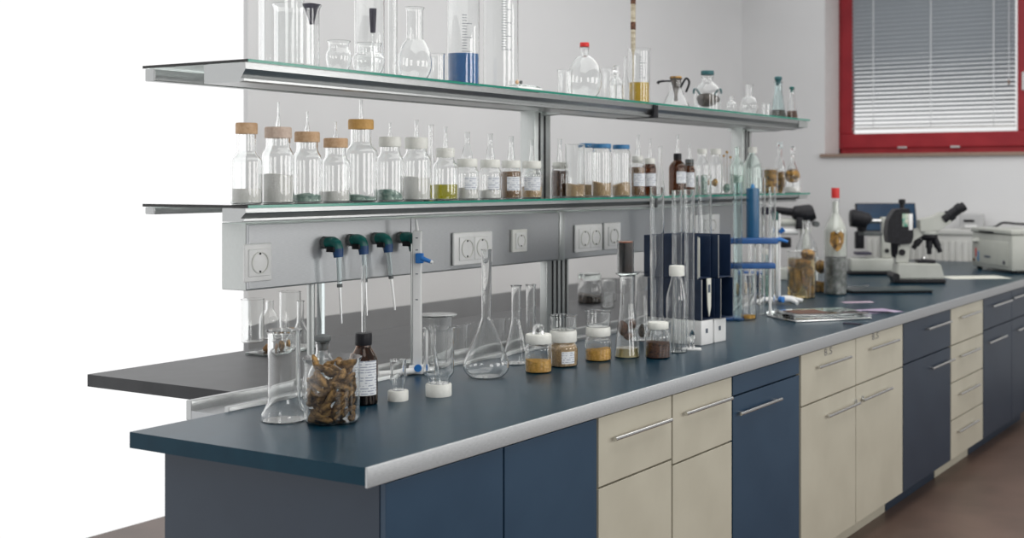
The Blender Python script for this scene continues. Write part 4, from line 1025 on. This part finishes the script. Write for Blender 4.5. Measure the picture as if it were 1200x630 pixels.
obj('head_disc', spin([(0, -.022), (.056, -.022), (.062, -.016), (.062, 0), (0, 0)], 28), micro, o, loc=(3*u, 0, 60.5*s))
obj('nosepiece', spin([(0, -.04), (.03, -.038), (.056, -.018), (.056, 0), (0, 0)], 28), black, o, loc=(3*u, 0, 60.5*s-.021))
for ax, rl in ((-.75, .075), (0.02, .095), (.5, .09)):
    d = Vector((math.sin(ax)*.8, 0, -math.cos(ax))).normalized(); p0 = Vector((3*u+ax*.07, -.01, 60*s-.045))
    obj('objective', tube_path([p0, p0+d*rl*.6, p0+d*rl*.62, p0+d*rl], [.022, .022, .016, .015], 16), black, o)
for k_, dy in enumerate((.032, -.032)):
    p0 = Vector(((21+k_*0)*u, dy, 76*s))+Vector((.0, 0, .0)); d = Vector((.78, 0, .56)).normalized()
    p0 = p0+Vector((.040, 0, .004))*(1-k_)
    e = obj('eyepiece', tube_path([p0-d*.02, p0+d*.03, p0+d*.032, p0+d*.085, p0+d*.087, p0+d*.118], [.034, .034, .026, .026, .030, .029], 20), black, o)
obj('head_lever', tube_path([(18*u, -.03, 66*s), (33*u, -.03, 79*s)], .009, 10), black, o)

o, u, s, Z_, b = scope('second microscope facing left, partly behind the main one', 1020, 322, -1)
obj('base_skirt', b(NB(), -26, 27, -.08, .08, .002, 4*s), black, o)
obj('base', b(NB(), -25, 25, -.075, .075, 4.1*s, 19*s, .008), micro, o)
obj('column', b(NB(), -25, -12, -.04, .04, 19.2*s, 46*s), micro, o)
obj('upper_column', b(NB(), -23, -13, -.035, .035, 46*s, 67*s), micro, o)
obj('column_dial', tube_path([(-18*u, -.041, 28*s), (-18*u, -.052, 28*s)], .014, 18), black, o)
obj('arm', b(NB(), -22, 16, -.03, .03, 45*s, 50*s, .004), grey_rub, o)
obj('lens_mount', b(NB(), 8, 18, -.03, .03, 30*s, 50*s, .004), black, o)
obj('link', tube_path([(-14*u, 0, 62*s), (4*u, 0, 62*s)], .016, 14), steel, o)
obj('stage', b(NB(), 0, 18, -.06, .06, 23*s, 26*s, .003), dark, o)
obj('camera_head', tube_path([(2*u, 0, 60*s), (4*u, 0, 62*s), (22*u, 0, 66*s), (24*u, 0, 66*s)], [.04, .055, .06, .05], 24), black, o)
obj('camera_lens', tube_path([(10*u, 0, 50*s), (10*u, 0, 58*s)], [.03, .034], 20), black, o)

# monitor behind
mx, my = X_at(1040, 3.15), 3.15
o = thing('monitor', 'dark blue screen behind the microscopes', 'monitor', (mx, my, ZB), VIEW+.12)
s = depth(mx, my)/F; zz = lambda py: EYE+(CY-py)*s-ZB
tilt = Matrix.Translation((0, 0, zz(262))) @ Matrix.Rotation(-.30, 4, 'X')
wd = 35*s; hh = (zz(239)-zz(262))/math.cos(.3)
obj('casing', box(NB(), -wd-.008, wd+.008, 0, .03, -.06, hh+.008, .006, tilt), black, o)
obj('screen', box(NB(), -wd, wd, -.002, -.0005, -.05, hh, 0, tilt), screen, o, smooth=False)
obj('screen_mark', box(box(NB(), -.055, -.035, -.0035, -.0021, .03, .05, 0, tilt), -.025, -.005, -.0035, -.0021, .03, .05, 0, tilt), noisy('amber_pixels', (.35, .30, .10), (.45, .40, .15), 20, .4), o, smooth=False)
obj('foot', BX(-.10, .10, .0, .14, 0, .015, .004), black, o); obj('neck', BX(-.03, .03, .03, .06, .015, zz(262)+.06, .004), black, o)

# third microscope on the left with horizontal black head
o, u, s, Z_, b = scope('microscope with a thick black horizontal head behind the specimen jars', 935, 330, 1)
obj('base', b(NB(), -28, 24, .05, .20, .0, 14*s, .008), micro, o)
obj('column', b(NB(), 6, 18, .08, .16, 14*s, 62*s), micro, o)
obj('black_head', tube_path([(-30*s, .12, 83*s), (-4*s, .12, 80*s), (-2*s, .12, 79*s), (16*s, .12, 78*s), (22*s, .12, 80*s)], [.022, .026, .045, .06, .045], 24), black, o)
obj('head_tube', tube_path([(-32*s, .12, 68*s), (5*s, .12, 68*s)], .026, 18), micro, o)
obj('lower_tube', tube_path([(-32*s, .12, 57*s), (3*s, .12, 57*s)], .022, 18), pure, o)
obj('lens_block', b(NB(), -28, -6, .07, .17, 38*s, 50*s), black, o)
obj('mount', b(NB(), 0, 8, .07, .17, 60*s, 74*s), black, o)
obj('focus_knob', tube_path([(24*s, .06, 66*s), (24*s, .18, 66*s)], .018, 18), grey_rub, o)

# ================================================================== RIGHT END
o = obj('paper_sheet', BX(-.23, .17, -.11, .13, 0, .0015), paper); x, y, s = on_plane(1148, 325); o.location = (x, y, ZB+.0003); o.rotation_euler = (0, 0, VIEW+.18)
tag(o, 'cream paper mat lying between the main microscope and the white box', 'paper')
# white bench instrument
ax_, ay_, _ = on_plane(1186, 321); bx_, by_, _ = on_plane(1139, 314)
ang = math.atan2(ay_-by_, ax_-bx_); Wd = math.hypot(ax_-bx_, ay_-by_)
o = thing('bench_centrifuge', 'white boxy bench instrument with a raised lid at the right edge', 'instrument', (bx_, by_, ZB), ang)
s = depth(bx_, by_)/F; H = .315; D_ = .34
obj('body', BX(0, Wd, 0, D_, .018, H-.055, .010), micro, o)
obj('lower_panel', BX(.01, Wd-.05, -.006, .002, .045, H-.105, .003), noisy('instrument_panel', (.46, .47, .42), (.50, .51, .46), 10, .4), o)
obj('lid', BX(-.005, Wd+.006, -.008, D_+.005, H-.053, H-.020, .008), micro, o)
obj('lid_slot', BX(.12, .34, -.0095, -.008, H-.052, H-.040, .0005), black, o)
obj('latch_bulge', spin([(0, 0), (.05, 0), (.036, .02), (0, .026)], 20), micro, o, loc=(.075, .012, H-.115))
obj('indicator_strip', BX(.10, .12, -.008, -.006, .06, .13, .0008), bluecap, o)
obj('red_strip', BX(.065, .085, -.008, -.006, .09, .15, .0008), red, o)
obj('power_button', BX(.03, .06, -.010, -.006, .055, .075, .002), soil, o)
obj('nameplate', BX(.20, .29, -.008, -.006, .09, .105, .0008), ink, o)
obj('badge', tube_path([(Wd-.10, -.0005, .07), (Wd-.10, -.009, .07)], .014, 16), dark, o)
for a, c in ((.04, .04), (Wd-.05, .04), (.04, D_-.05), (Wd-.05, D_-.05)): obj('foot', spin([(0, 0), (.018, 0), (.02, .018), (0, .018)], 16), black, o, loc=(a, c, 0))
for k, zq in enumerate((.16, .12, .075)): obj('side_vent', BX(Wd, Wd+.003, .12, .17, zq, zq+.012, .0008), black, o)
# power supply box on the radiator and cable
mx = 9.86; yq = mx*0
def on_x(px, xx):
    r = (px-CX)/F; return xx*(ST-r*CT)/(CT+r*ST)
y1_, y0_ = on_x(1125, mx), on_x(1153, mx); s = depth(mx, (y0_+y1_)/2)/F
o = thing('small_device', 'small pale grey device standing on top of the radiator', 'device', (mx, (y0_+y1_)/2, 1.1455), 0)
wq = abs(y1_-y0_)/2
obj('casing', BX(-.03, .05, -wq, wq, 0, .125, .012), noisy('pale_grey_casing', (.50, .50, .50), (.55, .55, .55), 8, .4), o)
obj('front_slot', BX(-.033, -.0301, -wq*.3, wq*.6, .055, .075, .001), blackm, o)
obj('front_panel', BX(-.033, -.0301, -wq*.5, wq*.5, .012, .035, .001), pure, o)
cpts = curve([(9.84, on_x(1150, 9.84), 1.157), (9.83, on_x(1165, 9.83), 1.165), (9.82, on_x(1175, 9.82), 1.20), (9.84, on_x(1190, 9.84), 1.195), (9.84, on_x(1215, 9.84), 1.185), (9.84, on_x(1230, 9.84), 1.16)])
o = obj('cable', tube_path(cpts, .009, 10), black); tag(o, 'thick black cable looping along the top of the radiator', 'cable')
